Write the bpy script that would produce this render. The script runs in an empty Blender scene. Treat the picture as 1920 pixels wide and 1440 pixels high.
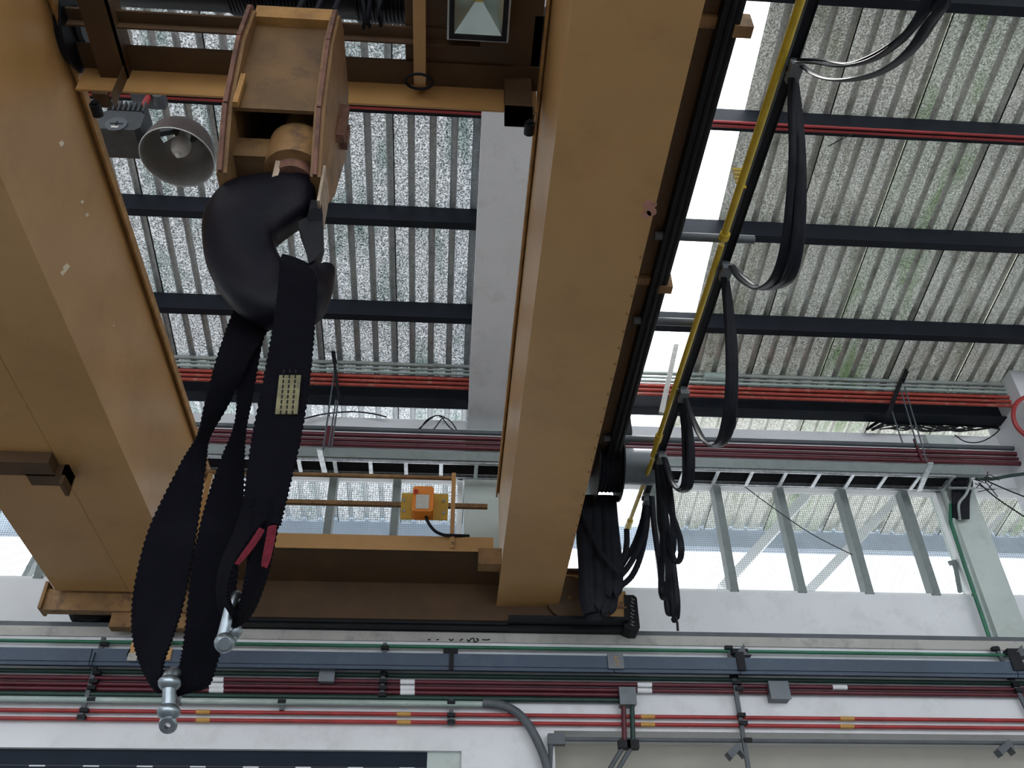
import bpy, math, random
import numpy as np
from mathutils import Matrix, Vector

# ---------------------------------------------------------------- camera, sky, sun, exposure
SC = bpy.context.scene
COL = SC.collection
CZ = 1.6                       # eye height; every coordinate below is relative to the eye
FPX = 1752.4
YAW, PITCH, ROLL = [math.radians(a) for a in (4.595, 38.92, -1.0265)]
_cy, _sy, _cp, _sp = math.cos(YAW), math.sin(YAW), math.cos(PITCH), math.sin(PITCH)
FW = np.array([_sy * _cp, _cy * _cp, _sp]); RT = np.array([_cy, -_sy, 0.0]); UP = np.cross(RT, FW)
_cr, _sr = math.cos(ROLL), math.sin(ROLL)
RT, UP = _cr * RT + _sr * UP, -_sr * RT + _cr * UP
cam = bpy.data.cameras.new('camera'); cam.sensor_width = 36.0; cam.lens = FPX / 1920 * 36.0
cam.clip_start = 0.05; cam.clip_end = 300
co = bpy.data.objects.new('camera', cam); COL.objects.link(co)
M = Matrix.Identity(4)
for i in range(3):
    M[i][0], M[i][1], M[i][2] = RT[i], UP[i], -FW[i]
M[2][3] = CZ
co.matrix_world = M
SC.camera = co

SKY_STRENGTH = 6.0
SUN_STRENGTH = 12.0
EXPOSURE = -0.8
W = bpy.data.worlds.new('sky'); SC.world = W; W.use_nodes = True
nt = W.node_tree; bg = nt.nodes['Background']
bg.inputs[0].default_value = (0.90, 0.95, 1.0, 1); bg.inputs[1].default_value = SKY_STRENGTH
sun = bpy.data.lights.new('sun', 'SUN'); sun.energy = SUN_STRENGTH; sun.angle = 0.05; sun.color = (1, .98, .95)
so = bpy.data.objects.new('sun', sun); COL.objects.link(so)
so.rotation_euler = Vector((-0.08, -0.22, -1.0)).to_track_quat('-Z', 'Y').to_euler()
so.location = (0, 10, 30)
vs = SC.view_settings
vs.view_transform = 'Standard'; vs.look = 'None'; vs.gamma = 1; vs.exposure = EXPOSURE; vs.use_curve_mapping = False

# ---------------------------------------------------------------- helpers: rays into the place
def ray(x, y): return FW + RT * (x - 960) / FPX - UP * (y - 720) / FPX
def yp(x, y, Y): d = ray(x, y); return d * (Y / d[1])
def xp(x, y, X): d = ray(x, y); return d * (X / d[0])
def zp(x, y, Z): d = ray(x, y); return d * (Z / d[2])
RZ0, RS = 9.21, math.tan(math.radians(10.2))
def roof_z(Y): return RZ0 - RS * Y
def rp(x, y, off=0): d = ray(x, y); return d * ((RZ0 - off) / (d[2] + RS * d[1]))
A = lambda *v: np.array(v, float)

class MB:
    def __init__(s): s.v = []; s.f = []
    def add(s, vs, fs):
        o = len(s.v); s.v += [tuple(map(float, p)) for p in vs]; s.f += [tuple(i + o for i in q) for q in fs]; return s
    def box(s, a, b):
        (x0, y0, z0), (x1, y1, z1) = np.minimum(a, b), np.maximum(a, b)
        return s.add([(x0,y0,z0),(x1,y0,z0),(x1,y1,z0),(x0,y1,z0),(x0,y0,z1),(x1,y0,z1),(x1,y1,z1),(x0,y1,z1)],
                     [(0,3,2,1),(4,5,6,7),(0,1,5,4),(1,2,6,5),(2,3,7,6),(3,0,4,7)])
    def cbox(s, c, d, b=0.0):
        c = np.array(c, float); d = np.array(d, float) / 2
        if b <= 0: return s.box(c - d, c + d)
        return s.prism([(-d[0]+b,-d[2]),(d[0]-b,-d[2]),(d[0],-d[2]+b),(d[0],d[2]-b),(d[0]-b,d[2]),(-d[0]+b,d[2]),(-d[0],d[2]-b),(-d[0],-d[2]+b)],
                       c - A(0, d[1], 0), A(1,0,0), A(0,0,1), A(0, 2*d[1], 0))
    def prism(s, pts, o, u, w, ext):
        n = len(pts); o = np.array(o, float)
        a = [o + u * p[0] + w * p[1] for p in pts]; b = [p + ext for p in a]
        fs = [tuple(range(n))[::-1], tuple(range(n, 2*n))]
        fs += [(i, (i+1) % n, n + (i+1) % n, n + i) for i in range(n)]
        return s.add(a + b, fs)
    def bar(s, p, q, w, h, up=(0,0,1)):
        p, q = np.array(p, float), np.array(q, float); d = q - p; d = d / np.linalg.norm(d)
        up = np.array(up, float)
        if abs(d @ up) > .98: up = A(0, 1, 0)
        u = np.cross(d, up); u /= np.linalg.norm(u); v = np.cross(u, d)
        return s.prism([(-w/2,-h/2),(w/2,-h/2),(w/2,h/2),(-w/2,h/2)], p, u, v, q - p)
    def tube(s, pts, r, n=8, flat=1.0, side=None):
        pts = [np.array(p, float) for p in pts]; m = len(pts); rr = r if hasattr(r, '__len__') else [r] * m
        vs = []; pu = None
        for i in range(m):
            t = pts[min(i+1, m-1)] - pts[max(i-1, 0)]; t = t / (np.linalg.norm(t) + 1e-12)
            if side is not None: u = np.array(side, float)
            elif pu is None: u = A(0,0,1) if abs(t[2]) < .9 else A(1,0,0)
            else: u = pu
            u = u - t * (u @ t); u /= (np.linalg.norm(u) + 1e-12); pu = u; w = np.cross(t, u)
            for k in range(n):
                a = 2 * math.pi * k / n
                vs.append(pts[i] + rr[i] * (u * math.cos(a) + w * math.sin(a) * flat))
        fs = [tuple(range(n))[::-1], tuple(range((m-1)*n, m*n))]
        for i in range(m-1):
            for k in range(n):
                k2 = (k+1) % n; fs.append((i*n+k, i*n+k2, (i+1)*n+k2, (i+1)*n+k))
        return s.add(vs, fs)
    def cyl(s, p, q, r, n=20): return s.tube([p, q], r, n)
    def lathe(s, prof, c, axis=(0,0,1), n=32, skip=None, closed=False):
        c = np.array(c, float); ax = np.array(axis, float); ax /= np.linalg.norm(ax)
        u = np.cross(ax, A(0,1,0) if abs(ax[1]) < .9 else A(1,0,0)); u /= np.linalg.norm(u); w = np.cross(ax, u)
        vs = [c + ax*h + r*(u*math.cos(2*math.pi*k/n) + w*math.sin(2*math.pi*k/n)) for (r, h) in prof for k in range(n)]
        fs = []
        m = len(prof)
        for i in range(m if closed else m-1):
            for k in range(n):
                if skip and skip(i, k): continue
                k2 = (k+1) % n; j = (i+1) % m; fs.append((i*n+k, i*n+k2, j*n+k2, j*n+k))
        return s.add(vs, fs)
    def ball(s, c, r, n=14, m=8, sq=(1,1,1)):
        c = np.array(c, float); vs = []; fs = []
        for i in range(m+1):
            t = math.pi * i / m
            for k in range(n):
                a = 2*math.pi*k/n
                vs.append(c + r*A(sq[0]*math.sin(t)*math.cos(a), sq[1]*math.sin(t)*math.sin(a), sq[2]*math.cos(t)))
        for i in range(m):
            for k in range(n):
                k2=(k+1)%n; fs.append((i*n+k, (i+1)*n+k, (i+1)*n+k2, i*n+k2))
        return s.add(vs, fs)
    def mesh(s, name, mat, smooth=False, origin=(0,0,0)):
        me = bpy.data.meshes.new(name); o = np.array(origin, float)
        me.from_pydata([tuple(np.array(p) - o) for p in s.v], [], s.f); me.validate(); me.update()
        import bmesh
        bm = bmesh.new(); bm.from_mesh(me); bmesh.ops.recalc_face_normals(bm, faces=bm.faces); bm.to_mesh(me); bm.free()
        me.materials.append(MT[mat])
        if smooth:
            me.polygons.foreach_set('use_smooth', [True]*len(me.polygons))
            try: me.set_sharp_from_angle(angle=math.radians(40))
            except Exception: pass
        return me
    def build(s, name, mat, parent=None, smooth=False, label=None):
        """one mesh object; a part is kept in the frame of its (unrotated) parent"""
        org = wpos(parent) if parent is not None else np.array(s.v).mean(0)
        if parent is None:
            vv = np.array(s.v); org = A((vv[:,0].min()+vv[:,0].max())/2, (vv[:,1].min()+vv[:,1].max())/2, vv[:,2].min())
        o = bpy.data.objects.new(name, s.mesh(name, mat, smooth, org)); COL.objects.link(o)
        if parent is not None: o.parent = parent
        else: o.location = (org[0], org[1], org[2] + CZ)
        o['_o'] = 0; del o['_o']
        if label: o['label'] = label
        return o
def wpos(o):
    p = np.zeros(3)
    while o is not None: p = p + np.array(o.location); o = o.parent
    return p - A(0,0,CZ)
def empty(name, loc, label=None, cat=None, group=None, kind=None):
    o = bpy.data.objects.new(name, None); COL.objects.link(o); o.location = (loc[0], loc[1], loc[2] + CZ); o.empty_display_size = .1
    return tag(o, label, cat, group, kind)
def tag(o, label=None, cat=None, group=None, kind=None):
    for k, v in (('label', label), ('category', cat), ('group', group), ('kind', kind)):
        if v: o[k] = v
    return o
def inst(name, me, loc, parent, rot=None):
    """a part that shares mesh data; loc in eye-relative world coordinates"""
    o = bpy.data.objects.new(name, me); COL.objects.link(o); o.parent = parent
    o.location = tuple(np.array(loc, float) - wpos(parent))
    if rot: o.rotation_euler = rot
    return o
def smooth_pts(P, k=6):
    P = [np.array(p, float) for p in P]; out = []
    for i in range(len(P)-1):
        p0, p1, p2, p3 = P[max(i-1,0)], P[i], P[i+1], P[min(i+2,len(P)-1)]
        for j in range(k):
            t = j/k
            out.append(.5*((2*p1) + (p2-p0)*t + (2*p0-5*p1+4*p2-p3)*t*t + (3*p1-p0-3*p2+p3)*t**3))
    return out + [P[-1]]

# ---------------------------------------------------------------- materials
MT = {}
def mat(name, col, rough=.6, metal=0.0, var=.12, scale=6.0, col2=None, dirt=None, dscale=3.0, damt=.5, bump=0.0, bscale=80.0, stretch=(1,1,1), emit=None, spec=.5):
    m = bpy.data.materials.new(name); m.use_nodes = True; t = m.node_tree; N = t.nodes; L = t.links
    b = N['Principled BSDF']; b.inputs['Roughness'].default_value = rough; b.inputs['Metallic'].default_value = metal
    b.inputs['Specular IOR Level'].default_value = spec
    g = N.new('ShaderNodeNewGeometry'); mp = N.new('ShaderNodeMapping'); mp.inputs['Scale'].default_value = stretch
    L.new(g.outputs['Position'], mp.inputs['Vector'])
    n = N.new('ShaderNodeTexNoise'); n.inputs['Scale'].default_value = scale; n.inputs['Detail'].default_value = 5
    L.new(mp.outputs[0], n.inputs['Vector'])
    r = N.new('ShaderNodeValToRGB'); r.color_ramp.elements[0].position = .3; r.color_ramp.elements[1].position = .7
    c2 = col2 or tuple(min(1, c*(1+var)) for c in col); c1 = col if col2 else tuple(c*(1-var) for c in col)
    r.color_ramp.elements[0].color = (*c1, 1); r.color_ramp.elements[1].color = (*c2, 1)
    L.new(n.outputs['Fac'], r.inputs['Fac']); out = r.outputs['Color']
    if dirt:
        n2 = N.new('ShaderNodeTexNoise'); n2.inputs['Scale'].default_value = dscale; n2.inputs['Detail'].default_value = 8; n2.inputs['Roughness'].default_value = .7
        L.new(mp.outputs[0], n2.inputs['Vector'])
        r2 = N.new('ShaderNodeValToRGB'); r2.color_ramp.elements[0].position = .52; r2.color_ramp.elements[1].position = .68
        r2.color_ramp.elements[0].color = (0,0,0,1); r2.color_ramp.elements[1].color = (damt,damt,damt,1)
        L.new(n2.outputs['Fac'], r2.inputs['Fac'])
        mx = N.new('ShaderNodeMix'); mx.data_type = 'RGBA'; L.new(r2.outputs['Color'], mx.inputs['Factor']); L.new(out, mx.inputs['A']); mx.inputs['B'].default_value = (*dirt, 1)
        out = mx.outputs['Result']
    L.new(out, b.inputs['Base Color'])
    if bump:
        n3 = N.new('ShaderNodeTexNoise'); n3.inputs['Scale'].default_value = bscale; L.new(g.outputs['Position'], n3.inputs['Vector'])
        bp = N.new('ShaderNodeBump'); bp.inputs['Strength'].default_value = bump; bp.inputs['Distance'].default_value = .01
        L.new(n3.outputs['Fac'], bp.inputs['Height']); L.new(bp.outputs[0], b.inputs['Normal'])
    if emit: b.inputs['Emission Color'].default_value = (*emit[:3], 1); b.inputs['Emission Strength'].default_value = emit[3]
    MT[name] = m; return m
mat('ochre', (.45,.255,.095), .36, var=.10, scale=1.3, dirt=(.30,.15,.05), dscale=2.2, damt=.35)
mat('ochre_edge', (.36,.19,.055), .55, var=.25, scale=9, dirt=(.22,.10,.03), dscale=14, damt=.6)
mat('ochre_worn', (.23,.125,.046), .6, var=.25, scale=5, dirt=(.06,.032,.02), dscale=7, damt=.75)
mat('ochre_shaded', (.075,.038,.013), .65, var=.2, scale=3, dirt=(.06,.03,.015), dscale=5, damt=.7)  # same crane paint, with the shade darkened into its base colour
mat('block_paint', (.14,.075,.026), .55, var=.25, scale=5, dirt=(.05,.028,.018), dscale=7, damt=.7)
mat('rust', (.16,.075,.05), .75, var=.4, scale=18, dirt=(.05,.03,.03), dscale=10, damt=.7)
mat('bare_steel', (.34,.26,.19), .6, var=.3, scale=14, dirt=(.10,.06,.04), dscale=12, damt=.6)
mat('primer', (.42,.20,.15), .7, var=.2, scale=20)
mat('chip', (.75,.66,.50), .7, var=.1, scale=20)
mat('black_steel', (.009,.010,.013), .5, var=.3, scale=8, bump=.1, spec=0.2)
mat('hook_paint', (.0035,.0035,.007), .45, var=.3, scale=5, dirt=(.011,.009,.013), dscale=6, damt=.7, bump=.15, bscale=25, spec=0.14)
mat('purlin_paint', (.009,.012,.019), .55, var=.25, scale=3, spec=0.2)
mat('rubber', (.012,.012,.014), .55, var=.3, scale=12, spec=0.2)
mat('cable', (.009,.010,.015), .5, var=.35, scale=10, spec=0.16)
mat('cable_pale', (.16,.145,.13), .5, var=.3, scale=12)
mat('webbing', (.0035,.0035,.006), .9, var=.45, scale=160, dirt=(.009,.009,.013), dscale=4, damt=.5, bump=.5, bscale=350, spec=0.06)
mat('webbing_red', (.10,.010,.018), .85, var=.3, scale=60, spec=0.15)
mat('fray', (.10,.095,.10), .95, var=.4, scale=60)
mat('sling_label', (.15,.135,.07), .8, var=.3, scale=14, dirt=(.05,.05,.04), dscale=16, damt=.9)
mat('galv', (.55,.58,.60), .35, .85, var=.25, scale=20, bump=.1)
mat('shackle_steel', (.27,.31,.34), .32, .9, var=.25, scale=16)
mat('concrete_white', (.73,.745,.77), .8, var=.05, scale=1.5, dirt=(.42,.42,.42), dscale=2.5, damt=.30, bump=.12, bscale=30)
mat('concrete_green', (.50,.56,.53), .8, var=.06, scale=2, dirt=(.33,.36,.35), dscale=3, damt=.45, bump=.1, bscale=30)
mat('concrete_grey', (.42,.41,.385), .85, var=.1, scale=4, dirt=(.22,.21,.20), dscale=6, damt=.6, bump=.2, bscale=40)
mat('wall_lower', (.42,.40,.35), .85, var=.06, scale=2, dirt=(.30,.29,.26), dscale=2, damt=.4)
mat('mullion', (.20,.23,.225), .6, var=.08, scale=6, dirt=(.12,.14,.14), dscale=8, damt=.5)
mat('frame_white', (.78,.80,.80), .55, var=.04, scale=4)
mat('floor_concrete', (.24,.242,.245), .7, var=.12, scale=.6, dirt=(.17,.17,.17), dscale=.8, damt=.5)
mat('red_pipe', (.33,.028,.028), .45, var=.2, scale=5, dirt=(.15,.03,.03), dscale=4, damt=.4)
mat('maroon_pipe', (.085,.009,.017), .45, var=.2, scale=5, dirt=(.10,.02,.03), dscale=4, damt=.4)  # pipe red darkened further to stand for shade below the crane
mat('orange_pipe', (.33,.042,.026), .5, var=.15, scale=5, dirt=(.62,.50,.38), dscale=7, damt=.3)
mat('green_pipe', (.02,.14,.075), .45, var=.2, scale=4)
mat('dark_green_pipe', (.009,.036,.028), .5, var=.2, scale=4)  # green also taken darker for the shade low on the wall
mat('grey_pipe', (.36,.40,.38), .5, .3, var=.2, scale=4, dirt=(.55,.57,.56), dscale=9, damt=.5)
mat('pale_pipe', (.34,.43,.40), .5, .1, var=.15, scale=3, dirt=(.60,.64,.62), dscale=10, damt=.6, stretch=(.3,1,1))
mat('hose_grey', (.08,.092,.105), .55, var=.15, scale=6)
mat('box_grey', (.15,.17,.19), .55, var=.1, scale=8)
mat('busbar_blue', (.042,.066,.105), .5, var=.15, scale=1.2, dirt=(.075,.105,.15), dscale=5, damt=.5)  # blue deepened too; the lower wall's shade is in this colour
mat('tape_white', (.75,.76,.78), .6, var=.06, scale=10)
mat('plate_yellow', (.48,.30,.035), .5, var=.12, scale=8)
mat('tape_yellow', (.50,.27,.07), .6, var=.1, scale=10)
mat('yellow_pipe', (.60,.43,.025), .42, var=.12, scale=5, dirt=(.35,.25,.05), dscale=7, damt=.4)
mat('orange_box', (.80,.25,.03), .45, var=.08, scale=8)
mat('red_button', (.50,.02,.02), .35, var=.08, scale=8)
mat('label_grey', (.55,.55,.50), .6, var=.08, scale=30)
mat('bulb', (.75,.76,.76), .25, var=.03, scale=6)
mat('reflector_in', (.26,.255,.25), .45, .2, var=.1, scale=6)
mat('reflector_out', (.075,.055,.05), .5, .2, var=.2, scale=10)
mat('ballast', (.045,.05,.055), .55, var=.2, scale=12)
mat('flood_reflector', (.62,.72,.68), .22, .8, var=.06, scale=8)
mat('led', (.75,.60,.12), .4, var=.05, scale=20)
mat('lamp_frame', (.50,.51,.51), .45, .3, var=.08, scale=10)
mat('shutter_blue', (.007,.014,.026), .5, var=.15, scale=3, spec=.15)
mat('chalk', (.55,.55,.55), .9, var=.1, scale=20)
mat('mesh_wire', (.30,.33,.35), .5, .4, var=.15, scale=10)
mat('eave_blue', (.42,.50,.60), .6, var=.08, scale=2)

def sheet_mat(name, c1, c2, stain, metal=.55, samt=.5, glow=.06):
    m = bpy.data.materials.new(name); m.use_nodes = True; t = m.node_tree; N = t.nodes; L = t.links
    b = N['Principled BSDF']; b.inputs['Metallic'].default_value = metal; b.inputs['Roughness'].default_value = .45
    g = N.new('ShaderNodeNewGeometry')
    sp = N.new('ShaderNodeTexNoise'); sp.inputs['Scale'].default_value = 55; sp.inputs['Detail'].default_value = 3; sp.inputs['Roughness'].default_value = .75
    L.new(g.outputs['Position'], sp.inputs['Vector'])
    r = N.new('ShaderNodeValToRGB'); e = r.color_ramp.elements; e[0].position = .38; e[1].position = .62; e[0].color = (*c1,1); e[1].color = (*c2,1)
    L.new(sp.outputs['Fac'], r.inputs['Fac'])
    mp = N.new('ShaderNodeMapping'); mp.inputs['Scale'].default_value = (1.6, .55, .55); L.new(g.outputs['Position'], mp.inputs['Vector'])
    n2 = N.new('ShaderNodeTexNoise'); n2.inputs['Scale'].default_value = 1.7; n2.inputs['Detail'].default_value = 7; n2.inputs['Roughness'].default_value = .65; L.new(mp.outputs[0], n2.inputs['Vector'])
    r2 = N.new('ShaderNodeValToRGB'); e = r2.color_ramp.elements; e[0].position = .50; e[1].position = .66; e[0].color = (0,0,0,1); e[1].color = (samt,)*3+(1,)
    L.new(n2.outputs['Fac'], r2.inputs['Fac'])
    mx = N.new('ShaderNodeMix'); mx.data_type = 'RGBA'; L.new(r2.outputs['Color'], mx.inputs['Factor']); L.new(r.outputs['Color'], mx.inputs['A']); mx.inputs['B'].default_value = (*stain,1)
    L.new(mx.outputs['Result'], b.inputs['Base Color'])
    bp = N.new('ShaderNodeBump'); bp.inputs['Strength'].default_value = .35; bp.inputs['Distance'].default_value = .01; L.new(sp.outputs['Fac'], bp.inputs['Height']); L.new(bp.outputs[0], b.inputs['Normal'])
    # weathered fibreglass: a little daylight comes through the thin places
    tr = N.new('ShaderNodeBsdfTranslucent'); ms = N.new('ShaderNodeMixShader'); ms.inputs[0].default_value = glow
    r3 = N.new('ShaderNodeValToRGB'); e = r3.color_ramp.elements; e[0].position = .42; e[1].position = .60; e[0].color = (.12,.13,.13,1); e[1].color = (.9,.95,1,1)
    L.new(sp.outputs['Fac'], r3.inputs['Fac'])
    m3 = N.new('ShaderNodeMix'); m3.data_type = 'RGBA'; m3.blend_type = 'MULTIPLY'; m3.inputs['Factor'].default_value = 1; L.new(r3.outputs['Color'], m3.inputs['A']); L.new(mx.outputs['Result'], m3.inputs['B'])
    L.new(m3.outputs['Result'], tr.inputs['Color']); L.new(b.outputs[0], ms.inputs[1]); L.new(tr.outputs[0], ms.inputs[2]); L.new(ms.outputs[0], N['Material Output'].inputs['Surface'])
    MT[name] = m
sheet_mat('sheet_cool', (.27,.31,.34), (1.0,1.0,1.0), (.06,.17,.13), .1, .62, .14)
sheet_mat('sheet_warm', (.44,.44,.39), (.92,.92,.84), (.24,.26,.15), .3, .6, .06)
sheet_mat('sheet_mossy', (.44,.46,.38), (.80,.84,.74), (.20,.33,.12), .3, .8, .07)
mat('rib_cool', (.62,.66,.68), .42, .2, var=.2, scale=30, dirt=(.22,.27,.26), dscale=3, damt=.6)
mat('rib_warm', (.78,.79,.74), .32, .6, var=.25, scale=40, dirt=(.26,.27,.20), dscale=3, damt=.6)
def translucent(name, col, fac=.75):
    m = bpy.data.materials.new(name); m.use_nodes = True; t = m.node_tree; N = t.nodes; L = t.links
    b = N['Principled BSDF']; b.inputs['Base Color'].default_value = (*col,1); b.inputs['Roughness'].default_value = .4
    n = N.new('ShaderNodeTexNoise'); n.inputs['Scale'].default_value = 3
    r = N.new('ShaderNodeValToRGB'); r.color_ramp.elements[0].color = (*[c*.9 for c in col],1); r.color_ramp.elements[1].color = (*col,1)
    L.new(n.outputs['Fac'], r.inputs['Fac'])
    tr = N.new('ShaderNodeBsdfTranslucent'); L.new(r.outputs['Color'], tr.inputs['Color'])
    mx = N.new('ShaderNodeMixShader'); mx.inputs[0].default_value = fac
    L.new(b.outputs[0], mx.inputs[1]); L.new(tr.outputs[0], mx.inputs[2])
    tp_ = N.new('ShaderNodeBsdfTransparent'); m2 = N.new('ShaderNodeMixShader'); m2.inputs[0].default_value = .45
    L.new(mx.outputs[0], m2.inputs[1]); L.new(tp_.outputs[0], m2.inputs[2]); L.new(m2.outputs[0], N['Material Output'].inputs['Surface'])
    MT[name] = m
translucent('skylight', (.92,.95,.95), .85)
def glassy(name):
    m = bpy.data.materials.new(name); m.use_nodes = True; t = m.node_tree; N = t.nodes; L = t.links
    tr = N.new('ShaderNodeBsdfTransparent'); gl = N.new('ShaderNodeBsdfGlossy'); gl.inputs['Roughness'].default_value = .05
    lw = N.new('ShaderNodeLayerWeight'); lw.inputs[0].default_value = .25
    mu = N.new('ShaderNodeMath'); mu.operation = 'MULTIPLY'; mu.inputs[1].default_value = .35; L.new(lw.outputs['Fresnel'], mu.inputs[0])
    mx = N.new('ShaderNodeMixShader'); L.new(mu.outputs[0], mx.inputs[0]); L.new(tr.outputs[0], mx.inputs[1]); L.new(gl.outputs[0], mx.inputs[2])
    L.new(mx.outputs[0], N['Material Output'].inputs['Surface']); N.remove(N['Principled BSDF']); MT[name] = m
glassy('lens_glass')

# ================================================================ SETTING
XL, XR = -14.0, 15.0
YF = -13.0                                                         # where the modelled roof stops behind the eye
tag(MB().box((-40,-40,-1.62),(40,60,-1.6)).build('floor', 'floor_concrete'), 'grey concrete floor', None, None, 'structure')

for n_, x_, l_ in (('wall_left', XL-.2, 'white side wall far to the left'), ('wall_right', XR+.3, 'white side wall far to the right')):
    tag(MB().box((x_-.1, -13, -1.6), (x_+.1, 9.75, 9.0)).build(n_, 'concrete_white'), l_, None, None, 'structure')
# ---- roof: sheets, skylight, purlins
ceil = empty('ceiling', (0, 4, roof_z(4)), 'corrugated metal roof on dark purlins', None, None, 'structure')
PITCHX = .225; NR = 4; SW = PITCHX * NR
def sheet_bm(z0=0.0):
    xs = []
    for k in range(NR):
        b = k * PITCHX
        xs += [(b, 0), (b+.075, 0), (b+.078, .005), (b+.084, .005), (b+.087, 0), (b+.150, 0), (b+.165, .042), (b+.208, .042), (b+.222, 0)]
    xs.append((SW + .012, 0))
    v = []
    for Y in (YF, 12.0): v += [A(x, Y, roof_z(Y) + z) for x, z in xs]
    n = len(xs); f = [(i, i+1, n+i+1, n+i) for i in range(n-1)]      # thin embossed sheeting, a single skin
    m = MB(); m.add([p - A(0, 4, roof_z(4)) for p in v], f); return m
def sheet_mesh(k, rib):
    me = sheet_bm().mesh('roof_sheet', k); me.materials.append(MT[rib])
    for p in me.polygons:
        if (p.center.x % PITCHX) > .152 and p.center.x < SW: p.material_index = 1
    return me
SH = {k: sheet_mesh(k, r_) for k, r_ in (('sheet_cool','rib_cool'), ('sheet_warm','rib_warm'), ('sheet_mossy','rib_warm'))}
SKX0, SKX1 = 2.00, 2.90
random.seed(4)
def sheet(x, k, i): inst('roof_sheet', SH[k], (x, 4, roof_z(4) + (.012 if i % 2 else .0)), ceil)
SKY_X = [SKX0]
i = 0; x = SKX1
while x < XR:
    if i in (12,): SKY_X.append(x)  # unseen skylight added for more daylight on the floor
    else: sheet(x, 'sheet_warm' if i % 4 != 2 else 'sheet_mossy', i)
    x += SW + .003; i += 1
i = 0; x = SKX0 - SW - .003
while x > XL:
    if i in (7, 9, 14): SKY_X.append(x)  # skylights added out of view; sunlit floor brightens the left girder
    else: sheet(x, 'sheet_cool', i)
    x -= SW + .003; i += 1
sm_ = MB()
sm_.add([A(x_, Y_ - 4, roof_z(Y_) - roof_z(4) + z_) for Y_ in (YF, 12.0) for x_, z_ in ((-.005,-.012),(.005,-.012),(.005,.0),(-.005,.0))], [(0,1,5,4),(1,2,6,5),(2,3,7,6),(3,0,4,7),(0,1,2,3),(4,5,6,7)])
sm_ = sm_.mesh('lap_seam', 'black_steel')
for k in range(12): inst('lap_seam', sm_, (SKX1 + (SW+.003)*(k+1), 4, roof_z(4)), ceil)
for k in range(9): inst('lap_seam', sm_, (SKX0 - (SW+.003)*(k+1), 4, roof_z(4)), ceil)
sk = sheet_bm().mesh('skylight_panel', 'skylight')
for x in SKY_X: inst('skylight_panel', sk, (x, 4, roof_z(4) + .006), ceil)
PUR = [-12.7,-11.4,-10.1,-8.8,-7.5,-6.2,-4.9,-3.6,-2.3, -1.0, .30, 1.65, 2.95, 4.25, 5.52, 6.80, 8.07]
def purlin_bm(d=.235, w=.10, t=.006):
    m = MB(); s = math.sin(math.radians(10.2)); L = XR - XL
    m.box((0, 0, -d), (L, t, 0)); m.box((0, t, -d), (L, w, -d + t)); m.box((0, t, -t), (L, w, 0)); m.box((0, w - t, -d + t), (L, w, -d + .022))
    return m.mesh('purlin', 'purlin_paint')
pm = purlin_bm()
for Y in PUR: inst('purlin', pm, (XL, Y, roof_z(Y) - .004 - .014), ceil)
# deep eave beam and the outer gutter
MB().box((XL, 9.16, 7.13), (XR, 9.34, 7.15)).box((XL, 9.24, 7.15), (XR, 9.255, 7.50)).box((XL, 9.16, 7.49), (XR, 9.33, 7.51)).build('eave_beam', 'purlin_paint', ceil)
MB().box((XL, 12.01, 6.76), (XR, 12.16, 7.20)).build('gutter', 'eave_blue', ceil)
# white rafters, sloping with the roof
def rafter(x0, x1, name='rafter'):
    m = MB(); a, b = YF, 9.62
    m.add([(x0,a,roof_z(a)-.62),(x1,a,roof_z(a)-.62),(x1,b,roof_z(b)-.62),(x0,b,roof_z(b)-.62),(x0,a,roof_z(a)-.225),(x1,a,roof_z(a)-.225),(x1,b,roof_z(b)-.225),(x0,b,roof_z(b)-.225)],
          [(0,3,2,1),(4,5,6,7),(0,1,5,4),(1,2,6,5),(2,3,7,6),(3,0,4,7)])
    return m.build(name, 'concrete_white', ceil)
rafter(.19, .78); rafter(7.35, 7.95); rafter(-6.9, -6.3)
# curved haunch of the right rafter where it meets the wall
m = MB(); pr = []
for k in range(13):
    a = math.pi/2 * k/12; pr.append((9.52 - .75*math.cos(a), 7.0 - .95*math.sin(a)))
pr += [(9.6, 6.0), (9.6, 7.6), (8.77, 7.6)]
m.prism([(p[0], p[1]) for p in pr], (7.12,0,0), A(0,1,0), A(0,0,1), A(.7,0,0)); m.build('haunch', 'concrete_white', ceil, True)

# ---- far wall: lintel beam, sill wall, lower wall, columns
WY = 9.5; WH, WS, WT = 6.27, 4.78, 7.07
wall = MB().box((XL, WY, WH), (XR, WY+.25, WT)).box((XL, WY, 3.2), (XR, WY+.25, WS)).build('wall_far', 'concrete_white'); tag(wall, 'white concrete wall with a window band and lintel beam', None, None, 'structure')
cols = [(.17, .80, WY-.06), (6.10, 6.46, WY-.10), (-6.9, -6.3, WY-.06)]
for a, b, y in cols: MB().box((a, y, 3.95), (b, WY+.28, 7.0)).build('column', 'concrete_green', wall)
MB().box((XL, 9.44, 3.90), (6.1, WY, 4.245)).build('kerb', 'concrete_grey', wall)
# runway beam (concrete) with its ledge
RB0, RB1, RBY = 3.02, 3.985, 8.95
rb = MB().box((XL, RBY, RB0), (XR, 9.6, 3.885)).build('wall_beam', 'concrete_white'); tag(rb, 'white concrete crane runway beam along the wall', None, None, 'structure')
MB().box((XL, RBY-.02, 3.885), (XR, 9.45, RB1)).build('ledge', 'concrete_grey', rb)
MB().box((XL, 8.96, RB1), (XR, 9.04, RB1+.06)).build('rail', 'hose_grey', rb)
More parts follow.
